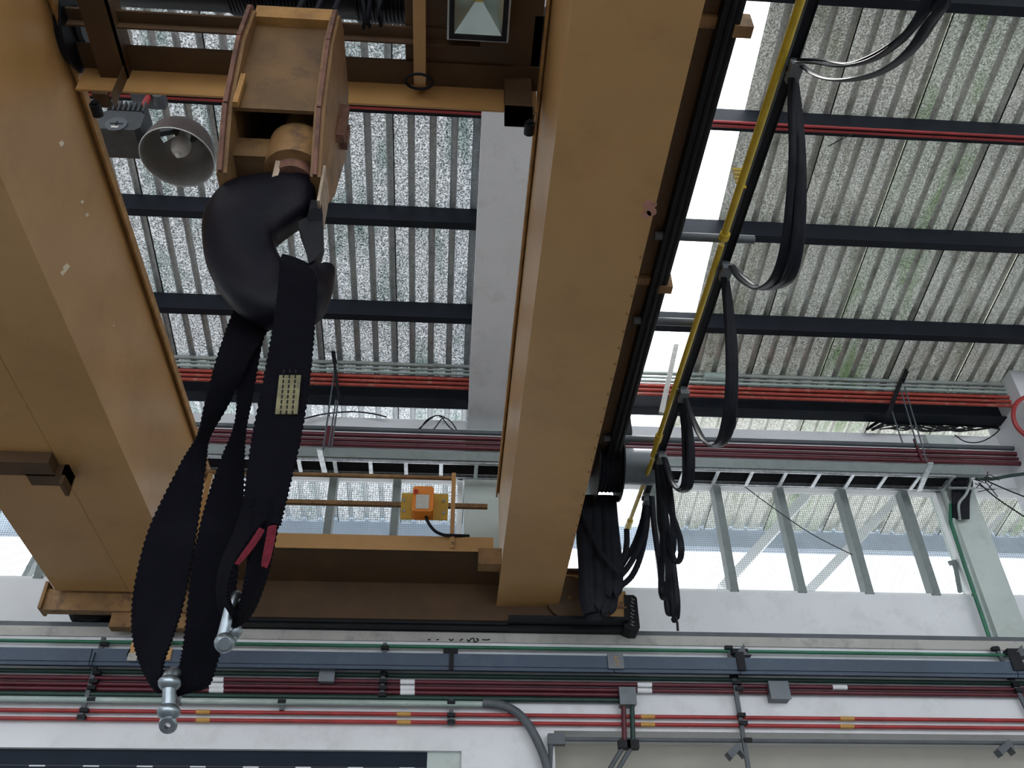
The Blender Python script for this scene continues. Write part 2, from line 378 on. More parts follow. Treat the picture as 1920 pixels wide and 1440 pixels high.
# dark greasy scrawls on the ledge face
for st_ in ([(876,1202),(879,1206),(883,1201),(888,1200),(889,1206),(893,1206),(897,1203),(893,1200)], [(862,1204),(868,1201)], [(904,1202),(911,1203),(919,1202)], [(802,1203),(807,1202)], [(818,1203),(823,1202)], [(842,1201),(846,1204),(850,1201)]):
    MB().tube(smooth_pts([yp(p_[0], p_[1]-3, RBY-.022) for p_ in st_], 4), .007, 5).build('ledge_mark', 'rubber', rb)
# lower wall with a door opening on the left
xa = yp(865, 1420, 8.97)[0]; xb = yp(801, 1420, 8.99)[0]; xc = yp(1032, 1420, 9.34)[0]
wl = MB().box((xc, 9.34, -1.6), (XR, 9.6, RB0)).box((xa, 8.97, -1.6), (xc, 9.6, RB0)).build('wall_lower', 'wall_lower'); tag(wl, 'grey plastered lower wall under the runway beam', None, None, 'structure')
wl2 = MB().box((xa, 8.955, -1.6), (xc, 8.97, RB0)).build('pilaster_face', 'concrete_white', wl)
dz = yp(500, 1405, 8.94)[2]
MB().box((XL, 8.94, dz), (xa, 9.6, RB0)).build('lintel', 'concrete_white', wl)
MB().box((xb, 8.99, -1.6), (xa, 9.6, dz)).build('jamb', 'concrete_green', wl)
dr = empty('door_1', (-3, 9.2, -1.6), 'dark blue roller shutter door below the lintel', None, None, 'structure')
MB().box((XL, 8.985, dz-.135), (xb, 9.03, dz+.0)).build('shutter_hood', 'shutter_blue', dr)
sl = MB().box((0,0,-.045), (xb-XL, .02, .045)).mesh('slat', 'shutter_blue')
for k in range(30): inst('slat', sl, (XL, 9.0 + .004*(k % 2), dz - .185 - .1*k), dr)

vs2 = MB().box((-.07,-.004,-.006), (.07,.004,.006)).mesh('slot_light', 'tape_white')  # white strips standing for light seen through the shutter slats
for r_ in range(3):
    for k in range(24): inst('slot_light', vs2, (xb - .18 - .475*k, 8.999, dz - .142 - .1*r_), dr)
# ---- windows: two bays in view and one to the right
def window(n, x0, x1, muls, label):
    w = empty('window_%d' % n, ((x0+x1)/2, WY+.08, WS), label, None, None, 'structure')
    fr = MB().box((x0, WY+.03, WH-.07), (x1, WY+.12, WH)).box((x0, WY+.03, WS), (x1, WY+.12, WS+.04)).box((x0, WY+.03, WS), (x0+.06, WY+.12, WH)).box((x1-.06, WY+.03, WS), (x1, WY+.12, WH)).build('window_frame', 'frame_white', w)
    for mx in muls: MB().box((mx-.045, WY-.01, WS), (mx+.045, WY+.14, WH)).build('mullion', 'mullion', w)
    m = MB(); st = .028; r = .0016; y = WY+.15
    xx = x0
    while xx < x1: m.box((xx-r, y-r, WS), (xx+r, y+r, WH)); xx += st
    zz = WS + .02
    while zz < WH: m.box((x0, y-r, zz-r), (x1, y+r, zz+r)); zz += st
    tag(m.build('wire_mesh', 'mesh_wire', w), None, None, None, 'stuff')
    return w
window(1, -6.3, .15, [-.635-.757*k for k in range(8)], 'band of windows behind the crane handrail')
window(2, .80, 6.10, [5.612-.786*k for k in range(6)], 'bright window band with slanting grey mullions')
window(3, 6.46, 13.0, [7.9, 8.7, 9.5, 10.3], 'bright window past the right column')
# small steel window stay near the right column, white braces outside under the eave
MB().tube([yp(1790,1055,9.6), yp(1800,1110,9.6)], .03, 6).bar(yp(1779,1056,9.6), yp(1806,1052,9.6), .03, .05).build('window_stay', 'mullion', bpy.data.objects['window_2'])
for (a, b, wd) in (((1538,900),(1352,1105),.17), ((1690,925),(1500,1125),.05)):
    br = MB().bar(yp(*a, 11.2), yp(*b, 11.2), .12, wd, (0,1,0)); br.build('eave_brace', 'frame_white', ceil)
MB().bar(yp(1880,965,11.4), yp(1790,1060,11.4), .06, .10, (0,1,0)).build('eave_brace', 'frame_white', ceil)
MB().bar(yp(72,1040,10.2), yp(40,1100,10.2), .06, .12, (0,1,0)).build('eave_brace', 'mullion', ceil)

# ================================================================ CRANE BRIDGE
GB, GT = 4.2, 5.55
GE = 8.78
crane = empty('overhead_crane', (-1.0, 8.9, 4.0), 'ochre double girder overhead crane bridge with walkway and handrail', 'crane')
# right girder: bottom flange, webs, top flange
g2 = MB().box((.535, -6, GB+.02), (1.10, GE, GT)).build('girder', 'ochre', crane)
MB().box((.505, -6, GB), (1.135, GE, GB+.02)).build('bottom_flange', 'ochre', g2)
MB().box((.505, -6, GT), (1.17, GE, GT+.03)).build('top_flange', 'ochre_edge', g2)
G1E = 8.60
g1 = MB().box((-3.06, -6, GB+.02), (-2.595, G1E, GT)).build('girder', 'ochre', crane)
MB().box((-3.09, -6, GB), (-2.55, G1E, GB+.02)).build('bottom_flange', 'ochre', g1)
MB().box((-3.12, -6, GT), (-2.545, GE, GT+.03)).build('top_flange', 'ochre_edge', g1)
MB().box((-2.562, -6, GT-.05), (-2.545, GE, GT)).build('flange_lip', 'ochre_edge', g1)
MB().box((.505, -6, GT-.05), (.522, GE, GT)).build('flange_lip', 'ochre_edge', g2)
MB().box((-3.79, -6, GB+.004), (-3.096, G1E, GB+.6)).build('side_box', 'ochre', crane)
# crane rails on the girders
MB().box((-2.82, -6, GT+.03), (-2.76, GE, GT+.09)).build('trolley_rail', 'rust', g1)
MB().box((.78, -6, GT+.03), (.84, GE, GT+.09)).build('trolley_rail', 'rust', g2)
# bolts along the right lower edge of the right girder
bm = MB().cyl((0,0,-.010), (0,0,0), .009, 6).mesh('bolt_head', 'ochre_worn')
for k in range(22): inst('bolt_head', bm, (1.12, 3.9 + .17*k, GB), g2)
# paint chips
def chip(pts, mat_, parent): MB().prism([(p[0], p[1]) for p in pts], *parent[1:]).build('paint_chip', mat_, parent[0])
for (px, py, s, mt) in ((1216,385,.035,'primer'), (1222,398,.03,'primer'), (1212,402,.03,'primer'), (1225,384,.022,'primer')):
    c = zp(px, py, GB-.0005-s*.03); MB().tube([c, c + A(0,0,.004)], s, 9).build('paint_chip', mt, g2)
for (px, py, s) in ((124,500,.04),(118,510,.028),(163,402,.022),(154,378,.02),(115,268,.03),(640//3+0,610,.012)):
    c = xp(px, py, -2.594); MB().add([c+A(0,-s,-s*1.2), c+A(0,s*.4,-s*.9), c+A(0,s,s*1.1), c+A(0,-s*.2,s*.6), c+A(.002,-s,-s*1.2), c+A(.002,s*.4,-s*.9), c+A(.002,s,s*1.1), c+A(.002,-s*.2,s*.6)],
        [(0,1,2,3),(4,5,6,7),(0,1,5,4),(1,2,6,5),(2,3,7,6),(3,0,4,7)]).build('paint_chip', 'chip', g1)
# bracket under the left girder
a = zp(0, 866, 4.10); b = zp(104, 893, 4.10); c = zp(130, 905, 4.10)
br = MB().box((-6.0, a[1], 4.10), (b[0], b[1], 4.20)).box((zp(52,897,4.10)[0], b[1]-.02, 4.10), (c[0], b[1]+.14, 4.20)).box((c[0]-.03, b[1]-.02, 4.02), (c[0], b[1]+.16, 4.20)).build('bracket', 'ochre_shaded', crane)
# end carriage across both girders
CY0, CY1, CB, CT = 8.76, 9.30, 4.04, 4.60
xl = yp(88, 1140, CY0)[0]; xr = yp(1172, 1170, CY0)[0]
ec = MB().box((-2.95, CY0, CB), (xr-.1, CY0+.03, CT)).box((xl+.1, CY1-.1, CB), (xr-.1, CY1-.07, CT)).box((xl, CY0-.02, CT), (xr, CY1, CT+.03)).box((-2.4, CY0+.03, CB+.2), (.4, CY1-.1, CT)).build('end_carriage', 'ochre_shaded', crane)
zq0, zq1 = yp(200,1145,CY0-.10)[2], yp(200,1106,CY0-.10)[2]
MB().box((xl, CY0-.10, zq0), (-2.45, CY0, zq1)).box((xl-.03, CY0-.14, zq0), (xl, CY0+.05, zq1+.06)).build('end_plate', 'ochre_worn', ec)
MB().box((yp(208,1160,CY0-.05)[0], CY0-.06, yp(225,1176,CY0-.05)[2]), (-2.5, CY0+.05, zq0)).build('wheel_block', 'ochre_worn', ec)
MB().box((.62, CY0-.12, CB-.02), (xr+.02, CY0+.02, CB+.01)).build('end_plate', 'black_steel', ec)
MB().box((-2.55, CY0+.02, CB-.03), (.62, CY1, CB)).build('bottom_plate', 'black_steel', ec)
MB().box((-2.5, 8.82, 3.99), (xr-.02, 8.90, CB)).build('shade_strip', 'black_steel', ec)  # black strip added to paint the shadow in the gap under the carriage
for xw in (yp(165,1180,9.0)[0], yp(1100,1190,9.0)[0]):
    MB().lathe([(.02,-.07),(.19,-.07),(.24,-.05),(.24,.05),(.28,.055),(.28,.075),(.02,.075)], (xw, 9.0, RB1+.06+.24), (0,1,0), 28).build('wheel', 'black_steel', ec, True)
# gear block and rubber buffer at the right end
x0 = yp(1142,1130,CY0)[0]; x1 = yp(1174,1130,CY0)[0]
mo = MB().box((x0, CY0-.02, CB+.01), (x1, CY0+.12, yp(1160,1110,CY0)[2])).build('gear_block', 'ochre', ec)
MB().box((yp(1045,1150,CY0)[0], CY0-.03, CB+.01), (yp(1092,1150,CY0)[0], CY0+.2, yp(1070,1080,CY0)[2])).build('gear_block', 'ochre', ec)
MB().cyl(yp(1165,1131,CY0-.02), yp(1165,1131,CY0-.05), .022, 6).build('bolt', 'ochre_worn', ec)
MB().bar(yp(1143,1139,CY0-.03), yp(1175,1139,CY0-.03), .01, .02).build('seam', 'rust', ec)
x2 = yp(1176,1150,CY0)[0]; x3 = yp(1196,1150,CY0)[0]; zb = yp(1185,1184,CY0)[2]; zt = yp(1185,1118,CY0)[2]
bu = MB().prism([(-.05,zb+.03),(.02,zb),(x3-x2-.02,zb+.0),(x3-x2,zb+.03),(x3-x2,zt-.03),(x3-x2-.03,zt),(-.02,zt)], (x2, CY0-.03, 0), A(1,0,0), A(0,0,1), A(0,.2,0)).build('buffer', 'rubber', ec)
random.seed(2)
for k in range(8):
    q = yp(1190 - (k % 3), 1124 + 7*k, CY0-.033); MB().tube([q, q + A(-.02+.01*(k%2), 0, .008*((k%3)-1)), q + A(-.03, 0, .02)], .003, 5).build('chalk_mark', 'chalk', ec)
# curved cover beside the right girder
MB().lathe([(.02,0),(.24,0),(.24,.14),(.02,.14)], yp(1068,1120,CY0-.06), (0,1,0), 24).build('motor_cover', 'ochre_shaded', ec, True)
# platform beyond the girder gap: toe board, deck underside
PY = 8.08; pz0 = yp(700,1031,PY)[2]; pz1 = yp(700,1004,PY)[2]
MB().box((-2.5, PY, pz0), (.52, CY0, pz0+.02)).build('platform_deck', 'ochre_shaded', crane)
MB().box((-2.5, PY-.01, pz0), (yp(925,1010,PY)[0], PY+.01, pz1)).build('toe_board', 'ochre', crane)
MB().box((yp(897,1035,PY)[0], PY-.03, yp(900,1060,PY)[2]), (.52, PY+.12, pz0+.03)).build('platform_bracket', 'ochre_worn', crane)
# handrail
hr = MB(); z = yp(700,893,PY)[2]; xe = yp(852,893,PY)[0]
hr = MB().tube([A(-2.5,PY,z), A(xe,PY,z)], .024, 10).build('handrail', 'ochre_worn', crane, True)
z = yp(700,945,PY)[2]; MB().box((-2.5, PY-.02, z-.022), (yp(914,948,PY)[0], PY+.02, z+.022)).build('middle_rail', 'ochre_worn', hr)
for px in (849, 380):
    q = yp(px, 960, PY); MB().box((q[0]-.022, PY-.035, yp(px,1030,PY)[2]), (q[0]+.022, PY+.005, yp(px,890,PY)[2])).build('post', 'ochre', hr)
MB().cyl(yp(849,1018,PY-.036), yp(849,1018,PY-.05), .016, 6).build('bolt', 'ochre_worn', hr)
# collector arm reaching down to the conductor bar at the left
ca = MB().bar(yp(330,1125,8.70), yp(312,1225,8.80), .05, .05).box(yp(240,1236,8.70), yp(330,1228,8.86)).bar(yp(262,1185,8.74), yp(243,1232,8.74), .05, .04).build('collector_arm', 'ochre', crane)
MB().box(yp(241,1224,8.68), yp(256,1240,8.70)).build('tab', 'concrete_grey', ca)
# walkway on the right of the right girder
WZ = 5.42
MB().box((1.10, -6, WZ), (1.56, 8.2, WZ+.03)).box((1.10, -6, WZ-.06), (1.13, 8.2, WZ)).build('walkway', 'ochre_shaded', crane)
MB().box((1.56, -6, WZ-.10), (1.60, 8.3, WZ+.05)).box((1.60, -6, WZ-.02), (1.67, 8.3, WZ+.02)).tube([A(1.665,-6,WZ-.08), A(1.665,8.3,WZ-.08)], .03, 8).tube([A(1.62,-6,WZ-.10), A(1.62,8.3,WZ-.10)], .022, 8).build('walkway_channel', 'black_steel', crane)
for (px, py) in ((1400,45), (1253,528)):
    c = zp(px, py, WZ-.02)
    MB().box((1.3, c[1]-.04, WZ-.03), (c[0]+.02, c[1]+.04, WZ+.03)).box((c[0]-.10, c[1]-.04, WZ-.12), (c[0]+.02, c[1]+.04, WZ-.03)).build('walkway_bracket', 'ochre_worn', crane)
# festoon track with its arms, yellow conduit
TZ, TX = 5.30, 2.085
ye = zp(1237, 852, TZ)[1]
tr = MB().box((TX-.03, -6, TZ), (TX+.03, ye, TZ+.008)).box((TX-.034, -6, TZ-.01), (TX-.026, ye, TZ+.06)).box((TX+.026, -6, TZ-.01), (TX+.034, ye, TZ+.06)).build('festoon_track', 'black_steel', crane)
tr2 = zp(1213, 940, TZ)
MB().box((TX-.03, ye, TZ), (TX+.03, tr2[1], TZ+.05)).build('track_end', 'black_steel', tr)
for (py, xa_, xb_) in ((447,1222,1414), (826,1172,1300), (605,1228,1300)):
    a = zp(xa_, py-5, TZ+.06); b = zp(xb_, py+5, TZ+.06); y = zp((xa_+xb_)/2, py, TZ+.06)[1]
    MB().tube([A(1.5, y, TZ+.07), A(b[0], y, TZ+.07)], .034, 10).build('track_arm', 'hose_grey', crane, True)
yl = []
for (px, py) in ((1555,-180),(1500,0),(1432,220),(1352,436)): yl.append(zp(px, py, TZ-.01))
yl = [A(.378*(TZ-.01)+.0, p[1], TZ-.02) for p in yl]
yc = MB().tube(yl, .028, 10).build('yellow_conduit', 'yellow_pipe', crane, True)
MB().tube([A(.378*TZ, zp(1350,437,TZ)[1]-.02, TZ-.02), A(.378*TZ, zp(1350,437,TZ)[1]+.04, TZ-.02)], .04, 10).build('coupling', 'yellow_pipe', yc)
MB().tube([A(.378*TZ, zp(1350,455,TZ)[1], TZ-.02), A(.378*TZ, zp(1228,852,TZ)[1], TZ-.02)], .024, 10).build('yellow_conduit', 'yellow_pipe', crane, True)
MB().tube([A(.378*TZ, zp(1237,812,TZ)[1], TZ-.02), A(.378*TZ, zp(1234,824,TZ)[1], TZ-.02)], .036, 10).build('coupling', 'yellow_pipe', yc)
MB().tube([zp(1224,860,TZ-.02), zp(1178,985,TZ-.02)], .022, 10).tube([zp(1182,975,TZ-.02), zp(1177,990,TZ-.02)], .034, 10).build('yellow_conduit', 'yellow_pipe', crane, True)
for k in range(5):
    c = zp(1386+2*k, 318+8*k, TZ-.01); MB().bar(c+A(-.05,0,0), c+A(.02,0,0), .008, .03).build('clip', 'yellow_pipe', yc)
# cable reel on the right girder end
RY = 8.0; c0 = yp(1160,874,RY); c1 = yp(1226,876,RY); r = .19
rl = MB().cyl(c0, A(c1[0], RY, c0[2]), r, 36).build('cable_reel', 'box_grey', crane, True)
cl = yp(1116, 858, RY)[0]
MB().cyl(A(cl,RY,c0[2]+.03), A(c0[0],RY,c0[2]+.03), .26, 28).build('reel_core', 'rubber', rl, True)
for k in range(6):
    xx = cl + .03 + (c0[0]-cl-.04)*k/5; MB().lathe([(.27+.035*math.cos(a), .028*math.sin(a)) for a in [2*math.pi*j/8 for j in range(9)]], A(xx,RY,c0[2]+.03), (1,0,0), 28).build('cable_turn', 'cable', rl, True)
for xx in (cl-.02, c0[0]-.01): MB().cyl(A(xx,RY,c0[2]+.03), A(xx+.015,RY,c0[2]+.03), .40, 32).build('reel_flange', 'black_steel', rl, True)
MB().box(yp(1128,742,7.9), yp(1180,832,8.1)).build('cable_box', 'black_steel', crane)

# ================================================================ TROLLEY
trl = empty('crane_trolley', (-1.0, 3.0, GT+.1), 'ochre crane trolley frame riding across the top of the girders', 'crane trolley')
FZ = 5.60
y0 = zp(600,106,FZ)[1]; y1 = zp(600,150,FZ)[1]
MB().box((-2.75, y0, FZ), (.80, y1, FZ+.02)).build('end_beam', 'ochre_shaded', trl)
z2 = yp(600,190,y1)[2]
MB().box((-2.52, y1, z2), (.50, y1+.015, FZ+.1)).build('beam_plate', 'ochre', trl)
ya = zp(600,42,FZ)[1]; yb = zp(600,62,FZ)[1]
MB().box((-2.75, ya, FZ), (.1, yb, FZ+.02)).box((-2.7, yb, FZ-.06), (.1, yb+.012, FZ+.05)).build('cross_beam', 'ochre_shaded', trl)
# left longitudinal frame piece and bracket
MB().box((zp(175,60,FZ)[0], 2.2, FZ-.1), (zp(228,60,FZ)[0], y1, FZ-.08)).box((zp(228,60,FZ)[0]-.015, 2.2, FZ-.1), (zp(228,60,FZ)[0], y1, FZ+.1)).build('side_beam', 'ochre_shaded', trl)
for (pts, px, py) in (((178,238,140,196), 176, 190), ((946,998,178,232), 994, 226)):
    x0_, x1_, t_, b_ = pts; a = yp(x0_, b_, y1-.02); b = yp(x1_, t_, y1-.02)
    if px < 500:
        bk = MB().box((a[0], y1-.10, a[2]), (b[0]-.02, y1, a[2]+.03)).box((a[0]+.12, y1-.10, a[2]), (b[0], y1, b[2]+.1)).build('bracket', 'ochre_shaded', trl)
    else:
        bk = MB().box((a[0], y1-.10, a[2]), (b[0], y1, a[2]+.09)).box((a[0], y1-.10, a[2]), (a[0]+.18, y1, b[2]+.1)).build('bracket', 'ochre_shaded', trl)
    q = yp(px, py, y1-.11); MB().cyl(q + A(0,.02,0), q + A(0,.10,0), .035, 14).cyl(q, q + A(0,.02,0), .02, 6).build('roller', 'black_steel', bk, True)
# right longitudinal bar, deck with flood light
xb0 = zp(775,90,FZ-.12)[0]; xb1 = zp(798,90,FZ-.12)[0]; ye_ = zp(786,163,FZ-.12)[1]
MB().box((xb0, 2.0, FZ-.12), (xb1, ye_, FZ+.02)).build('side_beam', 'ochre', trl)
MB().box((xb0-.06, 2.0, FZ+.02), (.5, y0+.01, FZ+.04)).build('deck_plate', 'ochre_shaded', trl)
MB().tube([zp(786,148,FZ-.13) + A(.09*math.cos(a), .07*math.sin(a), -.03+.02*math.sin(a)) for a in [2*math.pi*j/18 for j in range(19)]], .010, 6).build('cable_hoop', 'cable', trl, True)
# rope drum with grooves and hoist ropes
dc = A(0, zp(600,4,5.85)[1]-.10, 6.0); 
dx0, dx1 = zp(225,10,5.85)[0], zp(765,10,5.85)[0]
dm = MB().cyl(A(dx0, dc[1], dc[2]), A(dx1, dc[1], dc[2]), .26, 30).build('rope_drum', 'black_steel', trl, True)
pts = []
for k in range(26*14+1):
    a = 2*math.pi*k/14; pts.append(A(zp(430,10,5.85)[0] + .024*k/14, dc[1] + .27*math.cos(a), dc[2] + .27*math.sin(a)))
MB().tube(pts, .013, 5).build('rope_winding', 'cable', dm, True)
pts = []
for k in range(20*14+1):
    a = 2*math.pi*k/14; pts.append(A(zp(665,10,5.85)[0] + .026*k/14, dc[1] + .27*math.cos(a), dc[2] + .27*math.sin(a)))
MB().tube(pts, .013, 5).build('rope_winding', 'cable', dm, True)
# travel wheel and motor by the left girder
wc = zp(140, 45, 5.75)
MB().lathe([(.02,-.06),(.2,-.06),(.27,-.045),(.27,.06),(.31,.065),(.31,.085),(.02,.085)], (wc[0]-.05, wc[1], wc[2]), (1,0,0), 30).build('trolley_wheel', 'black_steel', trl, True)
MB().lathe([(.02,0),(.10,0),(.12,.02),(.12,.05),(.02,.06)], (wc[0]+.03, wc[1], wc[2]), (1,0,0), 20).build('wheel_hub', 'hose_grey', trl, True)
MB().box(zp(1004,30,5.62), zp(1018,158,5.62)+A(0,0,.12)).build('cable_guard', 'black_steel', trl)
for k, (pa, pb) in enumerate((((680,0),(678,62)), ((694,0),(700,60)), ((708,0),(712,56)), ((716,-8),(716,44)))):
    a = zp(*pa, 5.68); b = zp(*pb, 5.64); MB().tube(smooth_pts([a, (a+b)/2 + A(.02*(-1)**k, 0, -.06), b], 5), .014, 6).build('control_cable', 'cable', trl, True)

# flood light on the trolley deck
FB = FZ - .13
p0 = zp(838,74,FB); p1 = zp(962,-48,FB)
cx, cyy = (p0[0]+p1[0])/2, (p0[1]+p1[1])/2; hw = (p1[0]-p0[0])/2; hd = abs(p1[1]-p0[1])/2
fl = empty('flood_light', (cx, cyy, FB), 'square LED flood light with grey rim facing down from the trolley', 'flood light')
def ring(m, ax, ay, bx, by, z0, z1):
    return m.box((cx-ax, cyy-ay, z0), (cx-bx, cyy+ay, z1)).box((cx+bx, cyy-ay, z0), (cx+ax, cyy+ay, z1)).box((cx-bx, cyy-ay, z0), (cx+bx, cyy-by, z1)).box((cx-bx, cyy+by, z0), (cx+bx, cyy+ay, z1))
ring(MB(), hw, hd, hw-.02, hd-.02, FB, FB+.14).box((cx-hw, cyy-hd, FB+.135), (cx+hw, cyy+hd, FB+.145)).build('housing', 'lamp_frame', fl)
ring(MB(), hw-.012, hd-.012, hw-.045, hd-.045, FB-.012, FB+.01).build('gasket', 'rubber', fl)
rw, rd = hw-.044, hd-.044; k = .022
for q in (((-rw,-rd),(rw,-rd),(k,-k),(-k,-k)), ((rw,-rd),(rw,rd),(k,k),(k,-k)), ((rw,rd),(-rw,rd),(-k,k),(k,k)), ((-rw,rd),(-rw,-rd),(-k,-k),(-k,k))):
    zz = (FB, FB, FB+.12, FB+.12)
    MB().add([A(cx+a, cyy+b, zq) for (a, b), zq in zip(q, zz)] + [A(cx+a, cyy+b, zq+.004) for (a, b), zq in zip(q, zz)], [(0,1,2,3),(4,5,6,7),(0,1,5,4),(1,2,6,5),(2,3,7,6),(3,0,4,7)]).build('reflector_face', 'flood_reflector', fl)
MB().box((cx-k, cyy-k, FB+.112), (cx+k, cyy+k, FB+.12)).build('led_chip', 'led', fl)
MB().box((cx-rw, cyy-rd, FB+.001), (cx+rw, cyy+rd, FB+.004)).build('cover_glass', 'lens_glass', fl)

# ================================================================ HOOK BLOCK
HY = 3.0
hb = empty('hook_block', yp(560,330,HY), 'worn ochre hook block with rusty cheek plates above the black hook', 'hook block')
# cheeks: profile in (Y,Z)
def cheek(xa_, xb_, name='cheek_plate'):
    ztop, zbot = yp(590,14,HY-.30)[2], 3.58
    pr = [(HY-.26, zbot+.30), (HY-.10, zbot), (HY+.10, zbot), (HY+.30, zbot+.35), (HY+.44, zbot+.85), (HY+.40, ztop-.25), (HY+.22, ztop), (HY-.18, ztop), (HY-.32, ztop-.10), (HY-.34, zbot+.75)]
    return MB().prism([(p[0], p[1]) for p in pr], (xa_,0,0), A(0,1,0), A(0,0,1), A(xb_-xa_,0,0)).build(name, 'ochre_worn', hb), pr
xL = -1.155; xR = -.665
c1_, pr = cheek(xL, xL+.05); c2_, pr = cheek(xR-.05, xR)
for xx, cc in ((xL-.006, c1_), (xR-.05-.003, c2_)):
    m = MB()
    for a, b in ((0, 9), (9, 8), (8, 7), (0, 1)): m.bar(A(xx+.028, pr[a][0], pr[a][1]), A(xx+.028, pr[b][0], pr[b][1]), .062, .02, (1,0,0))
    m.build('rusty_rim', 'rust', cc)
zt = pr[7][1]
MB().box((xL+.05, HY-.25, yp(575,208,HY-.25)[2]), (xR-.05, HY-.23, zt-.06)).box((xL+.05, HY-.23, zt-.05), (xR-.05, HY+.2, zt-.02)).build('front_cover', 'block_paint', hb)
MB().box((xL+.04, HY-.30, zt-.12), (xR-.04, HY-.2, zt-.01)).build('top_strap', 'ochre_edge', hb)
xm = yp(558,300,HY-.02)[0]
MB().cyl(A(xm, HY-.02, 3.90), A(xm, HY-.02, 4.08), .095, 24).build('shank_nut', 'ochre_worn', hb, True)
MB().cyl(A(xm, HY-.02, 3.69), A(xm, HY-.02, 3.90), .15, 30).build('trunnion', 'ochre_worn', hb, True)
MB().cyl(A(xm, HY-.02, 3.63), A(xm, HY-.02, 3.69), .10, 24).build('bearing_ring', 'rust', hb, True)
MB().box((xL+.05, HY-.08, 3.74), (xm-.13, HY+.10, 3.88)).build('trunnion_arm', 'block_paint', hb)
MB().box((xm+.13, HY-.08, 3.74), (xR-.05, HY+.10, 3.88)).build('trunnion_arm', 'block_paint', hb)
for (x0_, x1_, t_, b_) in ((507,529,296,344), (594,611,310,376)):
    a = yp(x0_, b_, HY-.10); b = yp(x1_, t_, HY-.10); MB().box(a, A(b[0], HY+.10, b[2])).build('keeper_lip', 'bare_steel', hb)
MB().box((xL+.05, HY+.15, 3.62), (xR-.05, HY+.17, zt-.1)).build('rear_cover', 'ochre_shaded', hb)
MB().box((xL+.06, HY-.30, 3.86), (xL+.085, HY-.27, 4.10)).build('stop_bar', 'ochre_edge', hb)
q = A(xR, HY+.10, 4.30); MB().bar(q+A(.02,0,-.15), q+A(.02,.02,.15), .04, .05).bar(q+A(.02,.12,-.05), q+A(.02,.13,.12), .04, .05).build('lug', 'rust', c2_)
for k, px in enumerate((560, 595, 628)):
    p = yp(px, 12, HY-.02); MB().tube([p + A(0,0,-.05), A(p[0], dc[1]-.05, dc[2]-.1)], .016, 8).build('wire_rope', 'cable', hb, True)
# hook
ST = [((530,300),(592,300)),((529,326),(592,326)),((526,344),(592,364)),((478,341),(582,398)),((420,356),(556,420)),((386,400),(530,438)),((379,445),(516,452)),((388,500),(519,472)),
      ((412,545),(530,496)),((450,583),(545,515)),((500,607),(562,522)),((555,608),(578,519)),((596,590),(588,514)),((619,555),(592,508)),((627,520),(596,503)),((628,503),(603,499)),((620,495),(610,495))]
sp = smooth_pts([np.concatenate([yp(*a, HY), yp(*b, HY)]) for a, b in ST], 4)
m = MB(); n = 20; vs_ = []
for s_ in sp:
    a, b = s_[:3], s_[3:]; c = (a+b)/2; wv = (a-b)/2; hwid = np.linalg.norm(wv); u = wv/(hwid+1e-9); dep = min(.105, hwid*.92)
    for k in range(n):
        t = 2*math.pi*k/n; ct, st_ = math.cos(t), math.sin(t); e = .62
        # side faces are flat and the back (outer) side is a little narrower
        nar = 1.0 - .22*max(0, ct)
        vs_.append(c + u*hwid*math.copysign(abs(ct)**e, ct) + A(0,1,0)*dep*nar*math.copysign(abs(st_)**e, st_))
f_ = [tuple(range(n))[::-1], tuple(range((len(sp)-1)*n, len(sp)*n))]
for i in range(len(sp)-1):
    for k in range(n): f_.append((i*n+k, i*n+(k+1)%n, (i+1)*n+(k+1)%n, (i+1)*n+k))
hook = m.add(vs_, f_).build('hook', 'hook_paint', hb, True)
lp = [yp(x_, y_, HY-.02) for x_, y_ in ((584,384),(604,384),(606,430),(607,462),(602,482),(590,497),(580,503),(574,470),(562,436),(560,425),(578,415))]
m = MB(); a = [p - A(0,.03,0) for p in lp]; b = [p + A(0,.03,0) for p in lp]; n = len(lp)
m.add(a+b, [tuple(range(n)), tuple(range(n,2*n))] + [(i,(i+1)%n,n+(i+1)%n,n+i) for i in range(n)]); m.build('safety_latch', 'black_steel', hook)
MB().cyl(yp(591,404,HY-.07), yp(591,404,HY+.05), .035, 14).build('latch_pin', 'black_steel', hook, True)

# ================================================================ SLINGS AND SHACKLES
def ribbon(name, rows, matn, parent, th=.014, jag=.006, k=7):
    P = smooth_pts([np.concatenate([yp(*l, y1_), yp(*r_, y2_)]) for l, r_, y1_, y2_ in rows], k)
    vs_ = []; n = len(P)
    for i, s_ in enumerate(P):
        a, b = s_[:3], s_[3:]; e = (b-a); L_ = np.linalg.norm(e); e = e/(L_+1e-9)
        t = P[min(i+1,n-1)] - P[max(i-1,0)]; t = (t[:3]+t[3:])/2; nn = np.cross(e, t); nn /= (np.linalg.norm(nn)+1e-9)
        j = jag if i % 2 else 0
        a2, b2 = a - e*j, b + e*j; c = (a+b)/2
        vs_ += [a2 - nn*th*.3, c - nn*th*.6, b2 - nn*th*.3, b2 + nn*th*.3, c + nn*th*.6, a2 + nn*th*.3]
    f_ = [(0,1,2,3,4,5), tuple(range((n-1)*6, n*6))]
    for i in range(n-1):
        for q in range(6): f_.append((i*6+q, i*6+(q+1)%6, (i+1)*6+(q+1)%6, (i+1)*6+q))
    return MB().add(vs_, f_).build(name, matn, parent)
s1 = empty('lifting_sling', yp(315,1290,HY-.05), 'black webbing sling with two long twisted legs ending at the lowest shackle', 'sling')
